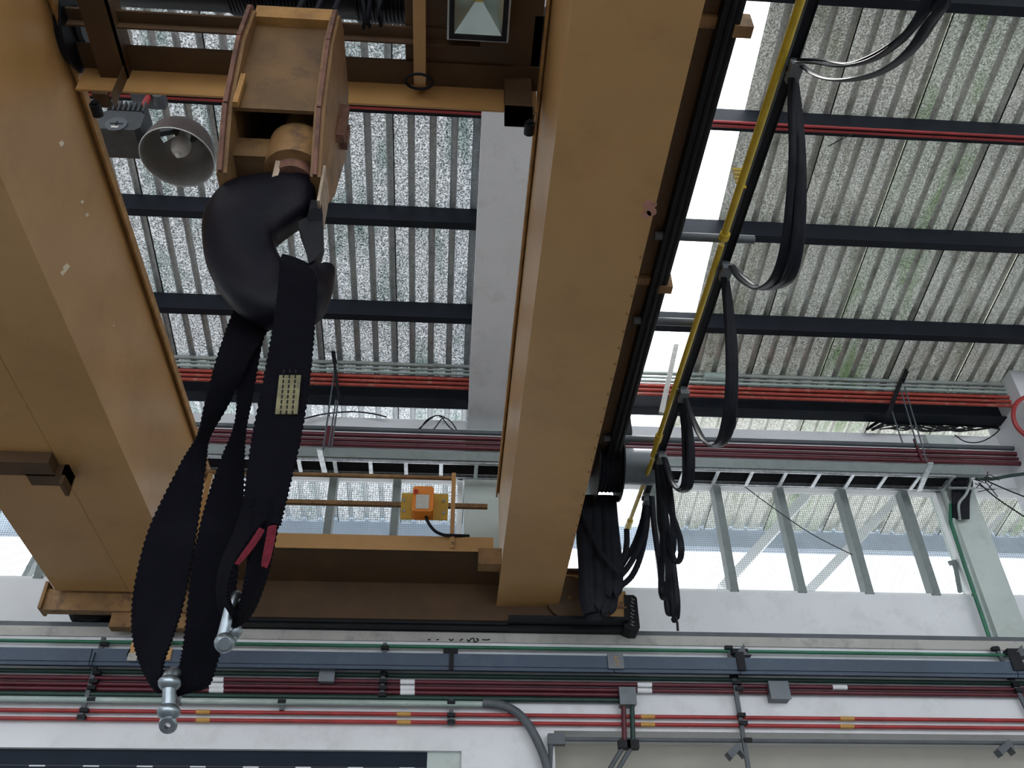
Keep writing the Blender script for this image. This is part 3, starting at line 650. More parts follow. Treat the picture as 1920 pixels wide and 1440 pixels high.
ribbon('left_leg', [((500,500),(560,520),HY+.13,HY+.13), ((468,545),(540,570),HY+.17,HY+.17), ((437,590),(505,615),HY+.15,HY+.15),((418,640),(478,655),HY+.08,HY+.08),((400,700),(452,705),HY-.05,HY+.02),((385,760),(425,762),HY-.04,HY+.04),((372,815),(392,820),HY-.02,HY+.06),((345,860),(385,868),HY-.02,HY+.03),((312,925),(377,930),HY,HY),((282,990),(367,1000),HY,HY-.02),((262,1060),(355,1070),HY,HY-.03),((250,1130),(340,1140),HY,HY-.04),((250,1190),(322,1195),HY,HY-.05),((262,1240),(305,1245),HY,HY-.05),((283,1283),(303,1285),HY-.02,HY-.05),((300,1300),(318,1292),HY-.03,HY-.05)], 'webbing', s1, k=12)
ribbon('right_leg', [((478,560),(545,540),HY+.14,HY+.14),((470,600),(520,590),HY+.15,HY+.15),((452,650),(495,630),HY+.12,HY+.13),((444,700),(480,700),HY+.06,HY+.10),((446,750),(470,755),HY+.02,HY+.08),((440,800),(460,805),HY,HY+.06),((420,850),(457,852),HY-.02,HY+.04),((400,905),(456,910),HY-.03,HY+.02),((382,965),(454,975),HY-.04,HY),((367,1030),(448,1040),HY-.04,HY),((357,1100),(440,1110),HY-.04,HY),((350,1170),(425,1180),HY-.05,HY),((343,1225),(408,1235),HY-.05,HY),((335,1262),(390,1285),HY-.05,HY),((325,1290),(355,1298),HY-.05,HY-.02),((313,1300),(330,1305),HY-.05,HY-.03)], 'webbing', s1, k=12)
for k, (px, py) in enumerate(((318,1290),(326,1300),(308,1296))): MB().tube([yp(px,py,HY-.05), yp(px+6,py+12,HY-.05), yp(px+4+8*k,py+22,HY-.05)], .006, 5).build('frayed_end', 'fray', s1)
s2 = empty('lifting_sling', yp(430,1170,HY-.25), 'black webbing sling with a worn pale label ending in an eye with maroon lining', 'sling')
leg = ribbon('front_leg', [((548,486),(590,508),HY+.16,HY+.16),((532,478),(575,494),HY+.02,HY+.02),((527,495),(592,520),HY-.17,HY-.17),((523,540),(592,560),HY-.20,HY-.20),((515,600),(588,620),HY-.21,HY-.21),((505,660),(583,680),HY-.22,HY-.22),((492,730),(575,745),HY-.23,HY-.23),((478,800),(563,820),HY-.24,HY-.24),((468,860),(548,885),HY-.25,HY-.25),((460,920),(535,940),HY-.26,HY-.26),((456,970),(524,985),HY-.26,HY-.26)], 'webbing', s2, k=12)
MB().prism([(0,0),(1,0),(1,1),(0,1)], yp(516,778,HY-.245), yp(558,778,HY-.245)-yp(516,778,HY-.245), yp(524,705,HY-.245)-yp(516,778,HY-.245), A(0,-.006,0)).build('sewn_label', 'sling_label', leg)
for k in range(3):
    a = yp(526+11*k, 776, HY-.252); b = yp(533+11*k, 690, HY-.252)
    st = MB()
    for j in range(9): st.tube([a+(b-a)*(j/9), a+(b-a)*((j+.6)/9)], .003, 4)
    st.build('stitching', 'rubber', leg)
ribbon('eye_loop', [((458,950),(500,975),HY-.26,HY-.30),((440,1000),(476,1000),HY-.24,HY-.32),((418,1050),(442,1055),HY-.22,HY-.34),((408,1100),(428,1105),HY-.22,HY-.34),((414,1145),(432,1135),HY-.22,HY-.34),((440,1172),(444,1148),HY-.22,HY-.34),((470,1150),(454,1125),HY-.22,HY-.34),((492,1100),(462,1085),HY-.22,HY-.34),((507,1045),(468,1040),HY-.22,HY-.32),((520,985),(470,985),HY-.24,HY-.30),((530,940),(480,935),HY-.25,HY-.28)], 'webbing', s2, .02, k=10)
ribbon('eye_lining', [((486,990),(496,995),HY-.33,HY-.33),((470,1015),(482,1018),HY-.34,HY-.34),((452,1040),(464,1042),HY-.345,HY-.345),((440,1058),(448,1060),HY-.345,HY-.345)], 'webbing_red', s2, .008, .001)
ribbon('eye_lining', [((503,988),(519,985),HY-.33,HY-.33),((497,1020),(514,1018),HY-.335,HY-.335),((492,1045),(507,1048),HY-.335,HY-.335),((490,1062),(500,1066),HY-.335,HY-.335)], 'webbing_red', s2, .008, .001)

def shackle(loc, label, bow, pin, nut, size, Yb):
    t = empty('shackle', loc, label, 'shackle', 'steel bow shackles on the sling ends')
    return t
# lowest shackle: seen along its pin
sh1 = empty('bow_shackle', yp(316,1355,HY-.06), 'galvanized bow shackle hanging lowest, at the twisted legs', 'shackle', 'steel shackles on the sling ends')
Y = HY-.08
MB().tube(smooth_pts([yp(313,1282,Y), yp(318,1268,Y), yp(326,1262,Y+.02), yp(331,1270,Y+.06), yp(331,1290,Y+.10), yp(326,1312,Y+.10), yp(318,1330,Y+.06)], 5), .021, 12).build('bow', 'shackle_steel', sh1, True)
MB().ball(yp(318,1281,Y), .036, 16, 8, (1,1,.72)).build('bow_ear', 'shackle_steel', sh1, True)
MB().ball(yp(316,1335,Y), .036, 16, 8, (1,1,.72)).build('bow_ear', 'shackle_steel', sh1, True)
MB().cyl(yp(318,1281,Y), yp(316,1335,Y), .021, 14).build('pin', 'shackle_steel', sh1, True)
MB().lathe([(.010,-.007),(.025,-.009),(.029,0),(.025,.009),(.010,.007)], yp(315,1359,Y), (0.1,1,.9), 16, None, True).build('pin_eye', 'shackle_steel', sh1, True)
MB().cyl(yp(316,1340,Y), yp(315.4,1352,Y), .016, 10).build('pin_neck', 'shackle_steel', sh1, True)
sh2 = empty('bow_shackle', yp(424,1215,HY-.30), 'galvanized bow shackle with bright bow hanging from the sling eye', 'shackle', 'steel shackles on the sling ends')
Y = HY-.30
MB().tube(smooth_pts([yp(417,1195,Y), yp(426,1160,Y), yp(434,1130,Y), yp(441,1118,Y+.01), yp(447,1122,Y+.04), yp(445,1150,Y+.09), yp(440,1180,Y+.11), yp(434,1200,Y+.11)], 5), .017, 12).build('bow', 'shackle_steel', sh2, True)
MB().ball(yp(421,1205,Y), .031, 16, 8).build('bow_ear', 'shackle_steel', sh2, True)
MB().ball(yp(436,1184,Y+.11), .030, 16, 8).build('bow_ear', 'shackle_steel', sh2, True)
MB().cyl(yp(420,1208,Y-.03), yp(430,1186,Y+.14), .018, 12).build('pin', 'shackle_steel', sh2, True)

# ================================================================ BELL LAMP
LY = 5.15
lc = yp(332,296,LY); d = np.linalg.norm(lc); R = 62*d/FPX*1.0
lamp = empty('bell_lamp', lc, 'dark bell shaped high bay lamp with pale bulb hanging under the roof', 'lamp')
prof = [(R,0),(R*.985,.06),(R*.93,.14),(R*.84,.23),(R*.68,.30),(R*.34,.35),(R*.30,.44),(R*.20,.46)]
def sk_(i, k): return i == 4 and (k % 48) in (45,46,47,0,1,2, 22,23,24,25,26,27)
dome = MB().lathe([(r_*.985, h_-.006) for r_, h_ in prof], lc, (0,0,1), 48, sk_).build('reflector', 'reflector_in', lamp, True)
MB().lathe(prof, lc, (0,0,1), 48, sk_).build('reflector_shell', 'reflector_out', lamp, True)
MB().lathe([(R+.006*math.cos(a), .006*math.sin(a)) for a in [2*math.pi*j/6 for j in range(7)]], lc, (0,0,1), 48).build('rim', 'lamp_frame', lamp, True)
MB().ball(lc + A(0,0,.16), .085, 18, 12, (1,1,1.35)).ball(lc + A(0,0,.045), .03, 12, 8).cyl(lc+A(0,0,.22), lc+A(0,0,.34), .05, 14).build('bulb', 'bulb', lamp, True)
MB().cyl(lc+A(0,0,.33), lc+A(0,0,.45), .09, 18).build('lamp_holder', 'ballast', lamp, True)
bc = yp(236,250,LY)
bl = MB().cbox(bc + A(0,0,-.02), (.36,.30,.26), .04).build('ballast_box', 'ballast', lamp)
for k in range(8): MB().box(bc + A(-.15+.042*k, -.16, .11), bc + A(-.135+.042*k, .16, .24)).build('cooling_fin', 'ballast', bl)
MB().cyl(bc + A(-.02,-.15,-.09), bc + A(-.02,-.162,-.09), .09, 24).build('cover_disc', 'hose_grey', bl, True)
MB().box(bc + A(-.07,-.167,-.094), bc + A(.04,-.163,-.084)).box(bc + A(-.02,-.167,-.115), bc + A(-.01,-.163,-.06)).build('cover_mark', 'rubber', bl)
MB().box(bc + A(-.05,-.167,-.15), bc + A(.01,-.163,-.125)).build('cover_label', 'label_grey', bl)
MB().bar(bc + A(.16,0,-.02), lc + A(-.06,0,.40), .05, .05).build('lamp_arm', 'ballast', lamp)
tp = yp(279,182,5.42); MB().tube([yp(260,214,LY), tp], .03, 8).build('stem', 'red_pipe', lamp, True)
MB().box(tp + A(-.16,-.05,-.02), tp + A(.14,.12,.08)).cyl(tp+A(.1,-.06,-.03), tp+A(.1,.05,-.03), .05, 12).build('canopy_box', 'hose_grey', lamp)

# ================================================================ FESTOON
FX = TX + .02
def carriage(px, py, label):
    c = zp(px, py, TZ-.05); c[0] = TX
    t = empty('cable_carriage', c, label, 'cable carriage', 'festoon cable carriages on the track')
    MB().cbox(c + A(.0,0,-.03), (.08,.14,.045)).build('saddle', 'box_grey', t)
    MB().box(c + A(-.03,-.05,0), c + A(.03,.05,.06)).build('hanger', 'hose_grey', t)
    MB().cyl(c + A(-.05,0,.02), c + A(.05,0,.02), .03, 12).build('wheel', 'black_steel', t, True)
    return c
carriage(1487,130,'cable carriage highest on the festoon track, nearest the top edge')
carriage(1366,506,'cable carriage just below the upper cross arm on the track')
carriage(1278,738,'cable carriage midway down, above the grey cable reel')
carriage(1240,858,'cable carriage touching the right edge of the grey cable reel')
carriage(1212,937,'lowest cable carriage at the end of the festoon track')
def loop(label, strands, w=.026, matn='cable', X0=None, grp='festoon cable loops', Y0=None):
    X0 = FX if X0 is None else X0
    q = xp(*strands[0][0], X0) if Y0 is None else yp(*strands[0][0], Y0); t = empty('festoon_cable', q, label, 'cable loop', grp)
    for j, s_ in enumerate(strands):
        X = X0 + .030*(j - (len(strands)-1)/2)
        P = smooth_pts([xp(x_, y_, X) if Y0 is None else yp(x_, y_, Y0 + .04*(j % 3)) for x_, y_ in s_], 6)
        MB().tube(P, w, 8, .34, (1,0,0)).build('flat_cable', matn if (j % 5) else ('cable_pale' if matn == 'mix' else 'cable'), t, True)
    return t
loop('festoon cable loop swinging up to the right out of frame', [
  [(1497,116),(1530,118),(1575,124),(1630,114),(1680,84),(1715,45),(1735,5),(1750,-60)],
  [(1500,112),(1540,112),(1590,120),(1640,104),(1690,72),(1725,35),(1748,0),(1765,-60)],
  [(1500,120),(1525,138),(1560,149),(1610,146),(1660,130),(1705,95),(1740,45),(1765,10),(1785,-50)],
  [(1502,121),(1528,140),(1562,150),(1615,148),(1667,128),(1712,92),(1748,42),(1772,5),(1792,-50)]])
loop('long festoon cable loop hanging below the topmost carriage', [
  [(1484,146),(1484,200),(1486,290),(1480,380),(1472,450),(1458,505),(1440,532),(1415,540),(1388,522),(1370,500)],
  [(1486,146),(1490,220),(1488,300),(1484,400),(1478,460),(1464,512),(1444,535),(1415,541),(1384,520),(1371,499)],
  [(1488,146),(1496,220),(1500,300),(1496,400),(1490,470),(1476,518),(1452,538),(1420,541),(1386,518),(1372,498)],
  [(1490,146),(1500,230),(1505,320),(1504,410),(1498,475),(1484,522),(1460,539),(1425,540),(1390,516),(1372,496)]])
loop('festoon cable loop hanging in front of the red eave conduits', [
  [(1357,518),(1362,580),(1366,650),(1366,720),(1360,780),(1350,822),(1336,834),(1316,822),(1300,790),(1286,748)],
  [(1359,518),(1366,580),(1372,650),(1372,730),(1366,790),(1354,826),(1340,835),(1318,824),(1298,785),(1284,745)],
  [(1361,518),(1370,580),(1377,650),(1378,730),(1374,790),(1362,826),(1346,837),(1322,828),(1296,778),(1283,742)]])
loop('short festoon cable loop beside the right end of the grey reel', [
  [(1276,752),(1282,800),(1284,850),(1284,890),(1280,912),(1270,916),(1258,900),(1250,875),(1244,858)],
  [(1278,752),(1288,800),(1292,850),(1291,890),(1286,915),(1274,920),(1260,905),(1250,872),(1245,856)],
  [(1280,752),(1293,800),(1298,850),(1297,892),(1292,916),(1278,922),(1262,908),(1252,875),(1246,856)]])
loop('tangle of long festoon cables dangling over the window right of the reel', [
  [(1234,872),(1240,940),(1243,1000),(1240,1070),(1240,1110),(1246,1122),(1252,1105),(1253,1060),(1246,1000),(1242,950)],
  [(1236,872),(1248,930),(1262,970),(1275,1010),(1277,1040),(1270,1056),(1262,1045),(1252,1000),(1244,930)],
  [(1232,872),(1236,930),(1238,980),(1248,1020),(1256,1038),(1262,1030),(1262,980),(1256,920),(1246,870)],
  [(1222,930),(1228,1000),(1238,1060),(1240,1100),(1243,1122),(1250,1120),(1255,1090),(1254,1040),(1250,980)],
  [(1238,900),(1246,980),(1252,1040),(1256,1100),(1262,1145),(1268,1160),(1270,1130),(1265,1080),(1258,1020)],
  [(1250,1090),(1250,1130),(1254,1152),(1260,1150),(1264,1120)]], .030)
t = bpy.data.objects['festoon_cable.004'] if 'festoon_cable.004' in bpy.data.objects else None
if t:
    MB().tube([xp(1266,1155,FX), xp(1270,1168,FX), xp(1271,1183,FX)], .012, 6).ball(xp(1264,1162,FX), .03, 8, 6).build('cable_plug', 'rubber', t)
loop('slack festoon cables drooping from the lowest carriage toward the end carriage', [
  [(1212,948),(1210,985),(1196,1030),(1176,1065),(1155,1088),(1140,1100)],
  [(1215,948),(1212,990),(1202,1040),(1186,1078),(1165,1098),(1148,1106)],
  [(1210,948),(1204,980),(1190,1020),(1172,1050),(1158,1070),(1150,1072)],
  [(1175,992),(1175,1020),(1170,1045),(1160,1062),(1154,1068)],
  [(1138,970),(1145,1010),(1154,1045),(1162,1068),(1160,1074)]], .030, Y0=8.32)
BX = 1.62
loop('thick black cable bundle hanging under the cable reel', [
  [(1104,930),(1100,1000),(1104,1060),(1106,1110),(1112,1135),(1120,1125),(1122,1080),(1118,1000),(1116,930)],
  [(1118,930),(1116,1000),(1118,1060),(1120,1120),(1126,1142),(1132,1130),(1134,1080),(1130,1000),(1126,930)],
  [(1128,930),(1130,1000),(1130,1060),(1130,1115),(1136,1140),(1144,1130),(1146,1080),(1140,1000),(1136,930)],
  [(1136,930),(1138,1000),(1140,1060),(1142,1095),(1148,1108),(1154,1098),(1154,1060),(1148,1000),(1142,930)],
  [(1110,930),(1108,1000),(1110,1060),(1110,1120),(1114,1165)],
  [(1124,930),(1124,1000),(1124,1060),(1120,1120),(1120,1160)],
  [(1096,950),(1094,1000),(1098,1060),(1100,1120),(1108,1150)]], .075, Y0=8.28, grp='cables under the reel')
loop('pale grey cable crossing the black bundle under the reel', [[(1092,955),(1100,980),(1114,1010),(1130,1040),(1150,1062),(1162,1074)]], .024, Y0=8.18, grp='cables under the reel')

# ================================================================ CONTROL BOX ON THE HANDRAIL
cb = empty('control_box', yp(795,960,PY-.05), 'orange control box with red button on the crane handrail', 'control box')
pl = MB().box(yp(750,973,PY-.03), yp(841,926,PY-.03)+A(0,.012,0)).build('mounting_plate', 'plate_yellow', cb)
for (px, py) in ((757,937),(757,957),(832,939),(832,961)): MB().cyl(yp(px,py,PY-.05), yp(px,py,PY-.03), .014, 8).build('bolt', 'shackle_steel', pl)
a = yp(772,958,PY-.20); b = yp(814,912,PY-.20); cc = (a+b)/2
MB().cbox((cc[0], PY-.115, cc[2]), (b[0]-a[0], .17, b[2]-a[2]), .02).build('enclosure', 'orange_box', cb)
MB().box(yp(779,953,PY-.21), yp(805,928,PY-.205)).build('label_plate', 'label_grey', cb)
MB().cyl(yp(780,921,PY-.20), yp(780,921,PY-.24), .022, 14).build('push_button', 'red_button', cb, True)
MB().tube(smooth_pts([yp(797,960,PY-.1), yp(802,978,PY-.1), yp(815,995,PY-.08), yp(832,1003,PY-.05), yp(850,1004,PY-.03), yp(880,1005,PY)], 6), .016, 8).build('power_cable', 'cable', cb, True)
MB().cyl(yp(797,958,PY-.1), yp(797,968,PY-.1), .03, 10).build('cable_gland', 'rubber', cb, True)

# ================================================================ CONDUITS AND TRAYS ON THE WALL
def run(name, label, cat, px, py, Y, r, x0, x1, matn, grp=None, n=10):
    z = yp(px, py, Y)[2]; xa_ = XL if x0 is None else yp(x0, py, Y)[0]; xb_ = XR if x1 is None else yp(x1, py, Y)[0]
    return tag(MB().cyl(A(xa_, Y, z), A(xb_, Y, z), r, n).build(name, matn, None, True), label, cat, grp)
BY = RBY - .05
run('conduit', 'bright green conduit along the ledge just above the blue conductor bar', 'conduit', 960, 1215, BY-.02, .018, None, None, 'green_pipe')
run('conduit', 'dark green conduit just under the blue conductor bar', 'conduit', 960, 1269, BY, .022, None, None, 'dark_green_pipe')
run('conduit', 'thin dark red conduit tucked against the bottom of the blue conductor bar', 'conduit', 1300, 1256, BY-.05, .014, 1090, None, 'maroon_pipe')
run('conduit', 'uppermost maroon conduit, passing above the grey junction box', 'conduit', 960, 1281, BY, .023, None, None, 'maroon_pipe')
run('conduit', 'second maroon conduit below the dark green one, running full width', 'conduit', 960, 1292, BY, .023, None, None, 'maroon_pipe')
run('conduit', 'third maroon conduit, ending at the grey junction box', 'conduit', 960, 1301, BY, .023, None, 1163, 'maroon_pipe')
run('conduit', 'teal green conduit ending at the grey junction box', 'conduit', 960, 1311, BY, .026, None, 1163, 'dark_green_pipe')
run('conduit', 'pale galvanized conduit below the maroon ones, left of the grey hose', 'conduit', 600, 1317, BY-.03, .030, None, 918, 'pale_pipe')
run('conduit', 'upper of the two bright red conduits low on the beam', 'conduit', 960, 1341, BY, .019, None, None, 'red_pipe')
run('conduit', 'lower of the two bright red conduits low on the beam', 'conduit', 960, 1356, BY, .019, None, None, 'red_pipe')
run('conduit', 'slim grey green conduit lowest on the right, under the red pair', 'conduit', 1400, 1389, BY+.02, .020, 1050, None, 'hose_grey')
# grey flexible hose bending down
tag(MB().tube(smooth_pts([yp(905,1318,BY-.03), yp(940,1322,BY-.04), yp(968,1335,BY-.05), yp(990,1358,BY-.05), yp(1008,1390,BY-.05), yp(1022,1425,BY-.05), yp(1034,1470,BY-.05)], 6), .042, 12).build('flexible_hose', 'hose_grey', None, True), 'thick dark grey flexible hose curving down the wall', 'hose')
hc = empty('conduit_elbow', yp(1034,1392,BY+.02), 'grey elbow box at the left end of the lowest conduit', 'conduit')
MB().box(yp(1028,1395,BY-.02), yp(1058,1379,BY+.04)).build('elbow_body', 'hose_grey', hc)
MB().tube([yp(1033,1390,BY+.01), yp(1030,1470,BY+.01)], .022, 8).build('drop_pipe', 'hose_grey', hc, True)
# vertical drops below the junction box
for (x_, mt, lb) in ((1169,'maroon_pipe','short maroon drop conduit under the grey junction box'), (1185,'dark_green_pipe','short dark green drop conduit under the grey junction box')):
    d_ = empty('drop_conduit', yp(x_,1395,BY-.03), lb, 'conduit')
    MB().tube([yp(x_,1325,BY-.04), yp(x_+2,1392,BY-.04)], .024, 10).build('pipe', mt, d_, True)
    MB().tube([yp(x_+2,1395,BY-.04), yp(x_-36,1460,BY-.02)], .022, 10).build('lower_pipe', 'hose_grey', d_, True)
    MB().box(yp(x_-8,1402,BY-.08), yp(x_+10,1392,BY+.0)).build('clamp', 'black_steel', d_)
# conductor bar
bb = empty('conductor_bar', yp(960,1252,8.72), 'long blue grey enclosed conductor bar along the runway beam', 'conductor bar')
for k, (a, b) in enumerate(((-500,168),(168,845),(845,1150),(1150,1385),(1385,1900),(1900,2500))):
    z0 = yp(960,1250,8.72)[2]; z1 = yp(960,1227,8.72)[2]; xa_, xb_ = yp(a,1238,8.72)[0], yp(b,1238,8.72)[0]
    MB().box((xa_+.004, 8.72, z0), (xb_-.004, 8.86, z1)).box((xa_+.004, 8.735, z0-.035), (xb_-.004, 8.745, z0)).build('bar_length', 'busbar_blue', bb)
pj = MB().box(yp(1141,1253,8.70), yp(1168,1226,8.70)+A(0,.02,0)).build('joint_cover', 'box_grey', bb)
q = yp(1156,1239,8.698)
for dx_, dz_, w_, h_ in ((0,.04,.035,.008),(0,0,.035,.008),(0,-.04,.035,.008),(-.014,.02,.008,.045),(.014,-.02,.008,.045)): MB().cbox(q+A(dx_,-.001,dz_), (w_,.004,h_)).build('joint_mark', 'tape_yellow', pj)
for px in (172, 845, 1388, 1905):
    MB().box(yp(px-3,1256,8.70), yp(px+6,1222,8.70)+A(0,.02,0)).box(yp(px-14,1224,8.80), yp(px+14,1216,8.80)+A(0,.1,0)).build('hanger_clamp', 'black_steel', bb)
# steel brackets (triangular) on the beam
def tri(name, pts, Y, parent=None, label=None):
    P = [yp(*p, Y) for p in pts]; n = len(P)
    return MB().add(P + [p + A(0,.10,0) for p in P], [tuple(range(n)), tuple(range(n,2*n))] + [(i,(i+1)%n,n+(i+1)%n,n+i) for i in range(n)]).build(name, 'hose_grey', parent)
for (o, lb) in (((1386,1220),'dark triangular steel bracket on the ledge above the conductor bar, near the middle strut'), ((1908,1222),'brown triangular steel bracket at the right end of the ledge')):
    tag(tri('wall_bracket', [(o[0]-9,o[1]+8),(o[0]+9,o[1]-13),(o[0]+12,o[1]+2),(o[0]+24,o[1]+8)], 8.78), lb, 'bracket')
# struts
def strut(a, b, label, Y=BY-.02, w=.04, clips=()):
    t = empty('strut_channel', yp(*b, Y), label, 'strut channel')
    ch = MB().bar(yp(*a, Y), yp(*b, Y), w, .03).build('channel', 'hose_grey', t)
    for c in clips: MB().cbox(yp(*c, Y-.02), (.075,.05,.035)).build('pipe_clip', 'black_steel', t)
strut((195,1196),(150,1350),'steel strut clamping the conduits near the left edge', clips=((196,1208),(182,1262),(176,1278),(172,1290),(172,1312),(158,1332),(153,1345)))
strut((722,1206),(716,1306),'short steel strut clamping conduits left of the centre', clips=((722,1215),(720,1264),(719,1278),(718,1290),(717,1303)))
strut((846,1312),(846,1360),'small strut clamping the two red conduits left of the hose', clips=((846,1318),(846,1341),(846,1354)))
strut((1366,1212),(1408,1470),'long steel strut crossing the right beam beside the second junction box', clips=((1366,1215),(1376,1268),(1382,1281),(1386,1292),(1390,1341),(1394,1356),(1402,1388)))
strut((1866,1212),(1940,1360),'steel strut clamping conduits at the right edge', clips=((1866,1217),(1896,1270),(1904,1284),(1910,1295)))
strut((530,1312),(528,1332),'tiny clamp strut on the pale galvanized conduit', clips=((529,1316),))
# brackets under the grey conduit
for (o, lb) in (((1385,1404),'dark angle bracket under the slim grey conduit at the long strut'), ((1893,1398),'dark angle bracket under the slim grey conduit at the right edge')):
    tag(tri('wall_bracket', [(o[0]-22,o[1]+6),(o[0]-2,o[1]-12),(o[0]+6,o[1]-4),(o[0]+12,o[1]+14),(o[0]+2,o[1]+2),(o[0]-12,o[1]+18)], BY-.05), lb, 'bracket')
# junction boxes
def jbox(p, q, label, Y=BY-.07):
    t = empty('junction_box', yp(p[0], q[1], Y), label, 'junction box', 'grey junction boxes on the conduits')
    a, b = yp(p[0], q[1], Y), yp(q[0], p[1], Y)
    MB().box(a, A(b[0], Y+.14, b[2])).build('box_body', 'box_grey', t)
    MB().box(a - A(.006,.012,.006), A(b[0]+.006, Y, b[2]+.006)).build('box_cover', 'box_grey', t)
jbox((598,1252),(628,1277),'small grey junction box under the conductor bar, left of the centre')
jbox((1164,1290),(1190,1320),'grey junction box where the green and maroon conduits end')
jbox((1447,1279),(1476,1310),'grey junction box on the maroon conduits right of the long strut')
# tape bands
def band(px, py, w, matn, label, Y=BY, r=.026):
    a, b = yp(px-w/2, py, Y), yp(px+w/2, py, Y); z = yp(960, py, Y)[2] if False else (a[2]+b[2])/2
    return a, b, z
def tape(px, conduit_py, w, matn, label, r, cat='tape'):
    z = yp(960, conduit_py, BY)[2]; # straight run: same height as its conduit
    py = conduit_py; a = A(yp(px-w/2, py, BY)[0], BY, z); b = A(yp(px+w/2, py, BY)[0], BY, z)
    tag(MB().cyl(a, b, r, 12).build('tape_band', matn, None, True), label, cat)
for px, rows in ((405,(1281,1292,1301)), (764,(1281,1292,1301)), (1208,(1281,1292)), (1572,(1281,))):
    where = {405:'near the lowest shackle', 764:'left of the grey hose', 1208:'right of the first grey junction box', 1572:'far right'}[px]
    for k, py in enumerate(rows): tape(px, py, 27, 'tape_white', 'white tape band on the %s maroon conduit, %s' % (('top','second','third')[k], where), .0255)
for px in (380, 757, 1214, 1586):
    where = {380:'near the lowest shackle', 757:'left of the grey hose', 1214:'right of the drop conduits', 1586:'far right'}[px]
    for k, py in enumerate((1341,1356)): tape(px, py, 26, 'tape_yellow', 'yellow tape band on the %s bright red conduit, %s' % (('upper','lower')[k], where), .0215)

# ---- upper runs under the eave
EY = 8.98
for k, (py, r, mt, nm, lb) in enumerate(((696,.028,'grey_pipe','conduit','thick galvanized conduit highest of the eave bundle'), (704,.016,'grey_pipe','conduit','thin galvanized conduit second in the eave bundle'), (711,.020,'pale_pipe','conduit','pale conduit just above the orange red eave conduits'),
        (720,.024,'orange_pipe','conduit','upper orange red conduit under the eave'), (728,.022,'orange_pipe','conduit','middle orange red conduit under the eave'), (736,.022,'orange_pipe','conduit','lower orange red conduit under the eave'))):
    run(nm, lb, 'conduit', 1120, py, EY, r, None, None, mt)
TY = 9.28
for k, (py, r, mt, lb) in enumerate(((818,.030,'hose_grey','dark grey conduit on the lintel above the crimson ones'), (829,.030,'maroon_pipe','upper crimson conduit on the lintel above the cable ladder'), (838,.022,'maroon_pipe','thin middle crimson conduit on the lintel'), (847,.032,'maroon_pipe','lower thick crimson conduit on the lintel just above the steel trunking'))):
    run('conduit', lb, 'conduit', 1120, py, TY, r, None, None, mt)
z0, z1 = yp(1120,870,8.92)[2], yp(1120,854,8.92)[2]
tag(MB().box((XL, 8.92, z0), (6.35, 8.94, z1)).box((XL, 8.94, z0), (6.35, 8.99, z0+.01)).build('cable_trunking', 'mullion'), 'grey steel trunking side running above the cable ladder', 'trunking')
# cable ladder
LZ = yp(1120,872,8.92)[2] - .01; ya_, yb_ = 8.95, 9.27
ld = empty('cable_ladder', (0, 9.1, LZ), 'silver cable ladder with black cables along the window heads', 'cable ladder')
MB().box((XL, ya_-.006, LZ), (6.0, ya_+.012, LZ+.07)).box((XL, ya_, LZ), (6.0, ya_+.03, LZ+.008)).build('side_rail', 'galv', ld)
MB().box((XL, yb_-.012, LZ), (6.0, yb_+.006, LZ+.07)).box((XL, yb_-.03, LZ), (6.0, yb_, LZ+.008)).build('side_rail', 'galv', ld)
rg = MB().box((-.022, ya_-9.1, -.004), (.022, yb_-9.1, .018)).mesh('rung', 'galv')
xs = []; x = -9.0
x_r = yp(1340,885,9.1)[0]
for k in range(-24, 8): inst('rung', rg, (x_r + .405*k, 9.1, LZ), ld)
random.seed(5)
for k in range(16):
    y = ya_ + .04 + (yb_-ya_-.08)*k/15
    tag(MB().cyl(A(XL, y, LZ+.045+.01*(k%2)), A(5.95, y, LZ+.045+.01*(k%2)), .014, 6).build('ladder_cable', 'rubber'), 'black cable lying in the silver cable ladder', 'cable', 'cables lying in the cable ladder')
# ladder support bars
for (a, b, lb) in (((1458,1740),(818,820),None),):
    pass
for px, py0, py1, lb in ((605,842,885,'short silver channel bar across the ladder under the left hanger'), (1737,868,920,'silver slotted channel bar across the ladder end at right')):
    c = zp(px, (py0+py1)/2, LZ-.02); dx = .045
    a = zp(px+ (8 if px > 1000 else -6), py0, LZ-.02); b = zp(px-(14 if px > 1000 else -4), py1, LZ-.02)
    tag(MB().bar(a, b, .06, .025).build('channel_bar', 'galv'), lb, 'channel bar')
# hangers from the purlin to the trays
def hanger(label, top, mid, rods, bars):
    t = empty('pipe_hanger', yp(*mid, 8.95), label, 'hanger', 'steel pipe hangers under the eave')
    for (a, b) in bars: MB().bar(yp(*a, 8.90), yp(*b, 8.90), .035, .05).build('flat_bar', 'black_steel', t)
    for (a, b) in rods: MB().cyl(yp(*a, 8.90), yp(*b, 8.90), .010, 6).build('threaded_rod', 'hose_grey', t)
hanger('steel pipe hanger with thin rods behind the hook', (616,590), (632,740), (((628,690),(606,842)), ((634,750),(622,838)), ((630,750),(616,838))), (((614,595),(628,680)), ((626,670),(636,752))))
hanger('steel pipe hanger with thin rods at the right bay', (1722,640), (1690,740), (((1690,735),(1720,836)), ((1696,725),(1738,866)), ((1672,770),(1694,836))), (((1722,642),(1692,715)), ((1690,712),(1662,785))))
tag(MB().bar(yp(1278,600,8.6), yp(1240,775,8.6), .04, .06).build('hanger_bar', 'concrete_grey'), 'pale hanger bar seen against the skylight beside the yellow conduit', 'hanger')
tag(MB().cyl(yp(1320,706,EY-.02), yp(1358,708,EY-.02), .06, 10).build('conduit_box', 'pale_pipe', None, True), 'rounded pale conduit box on the galvanized conduits by the skylight', 'junction box')
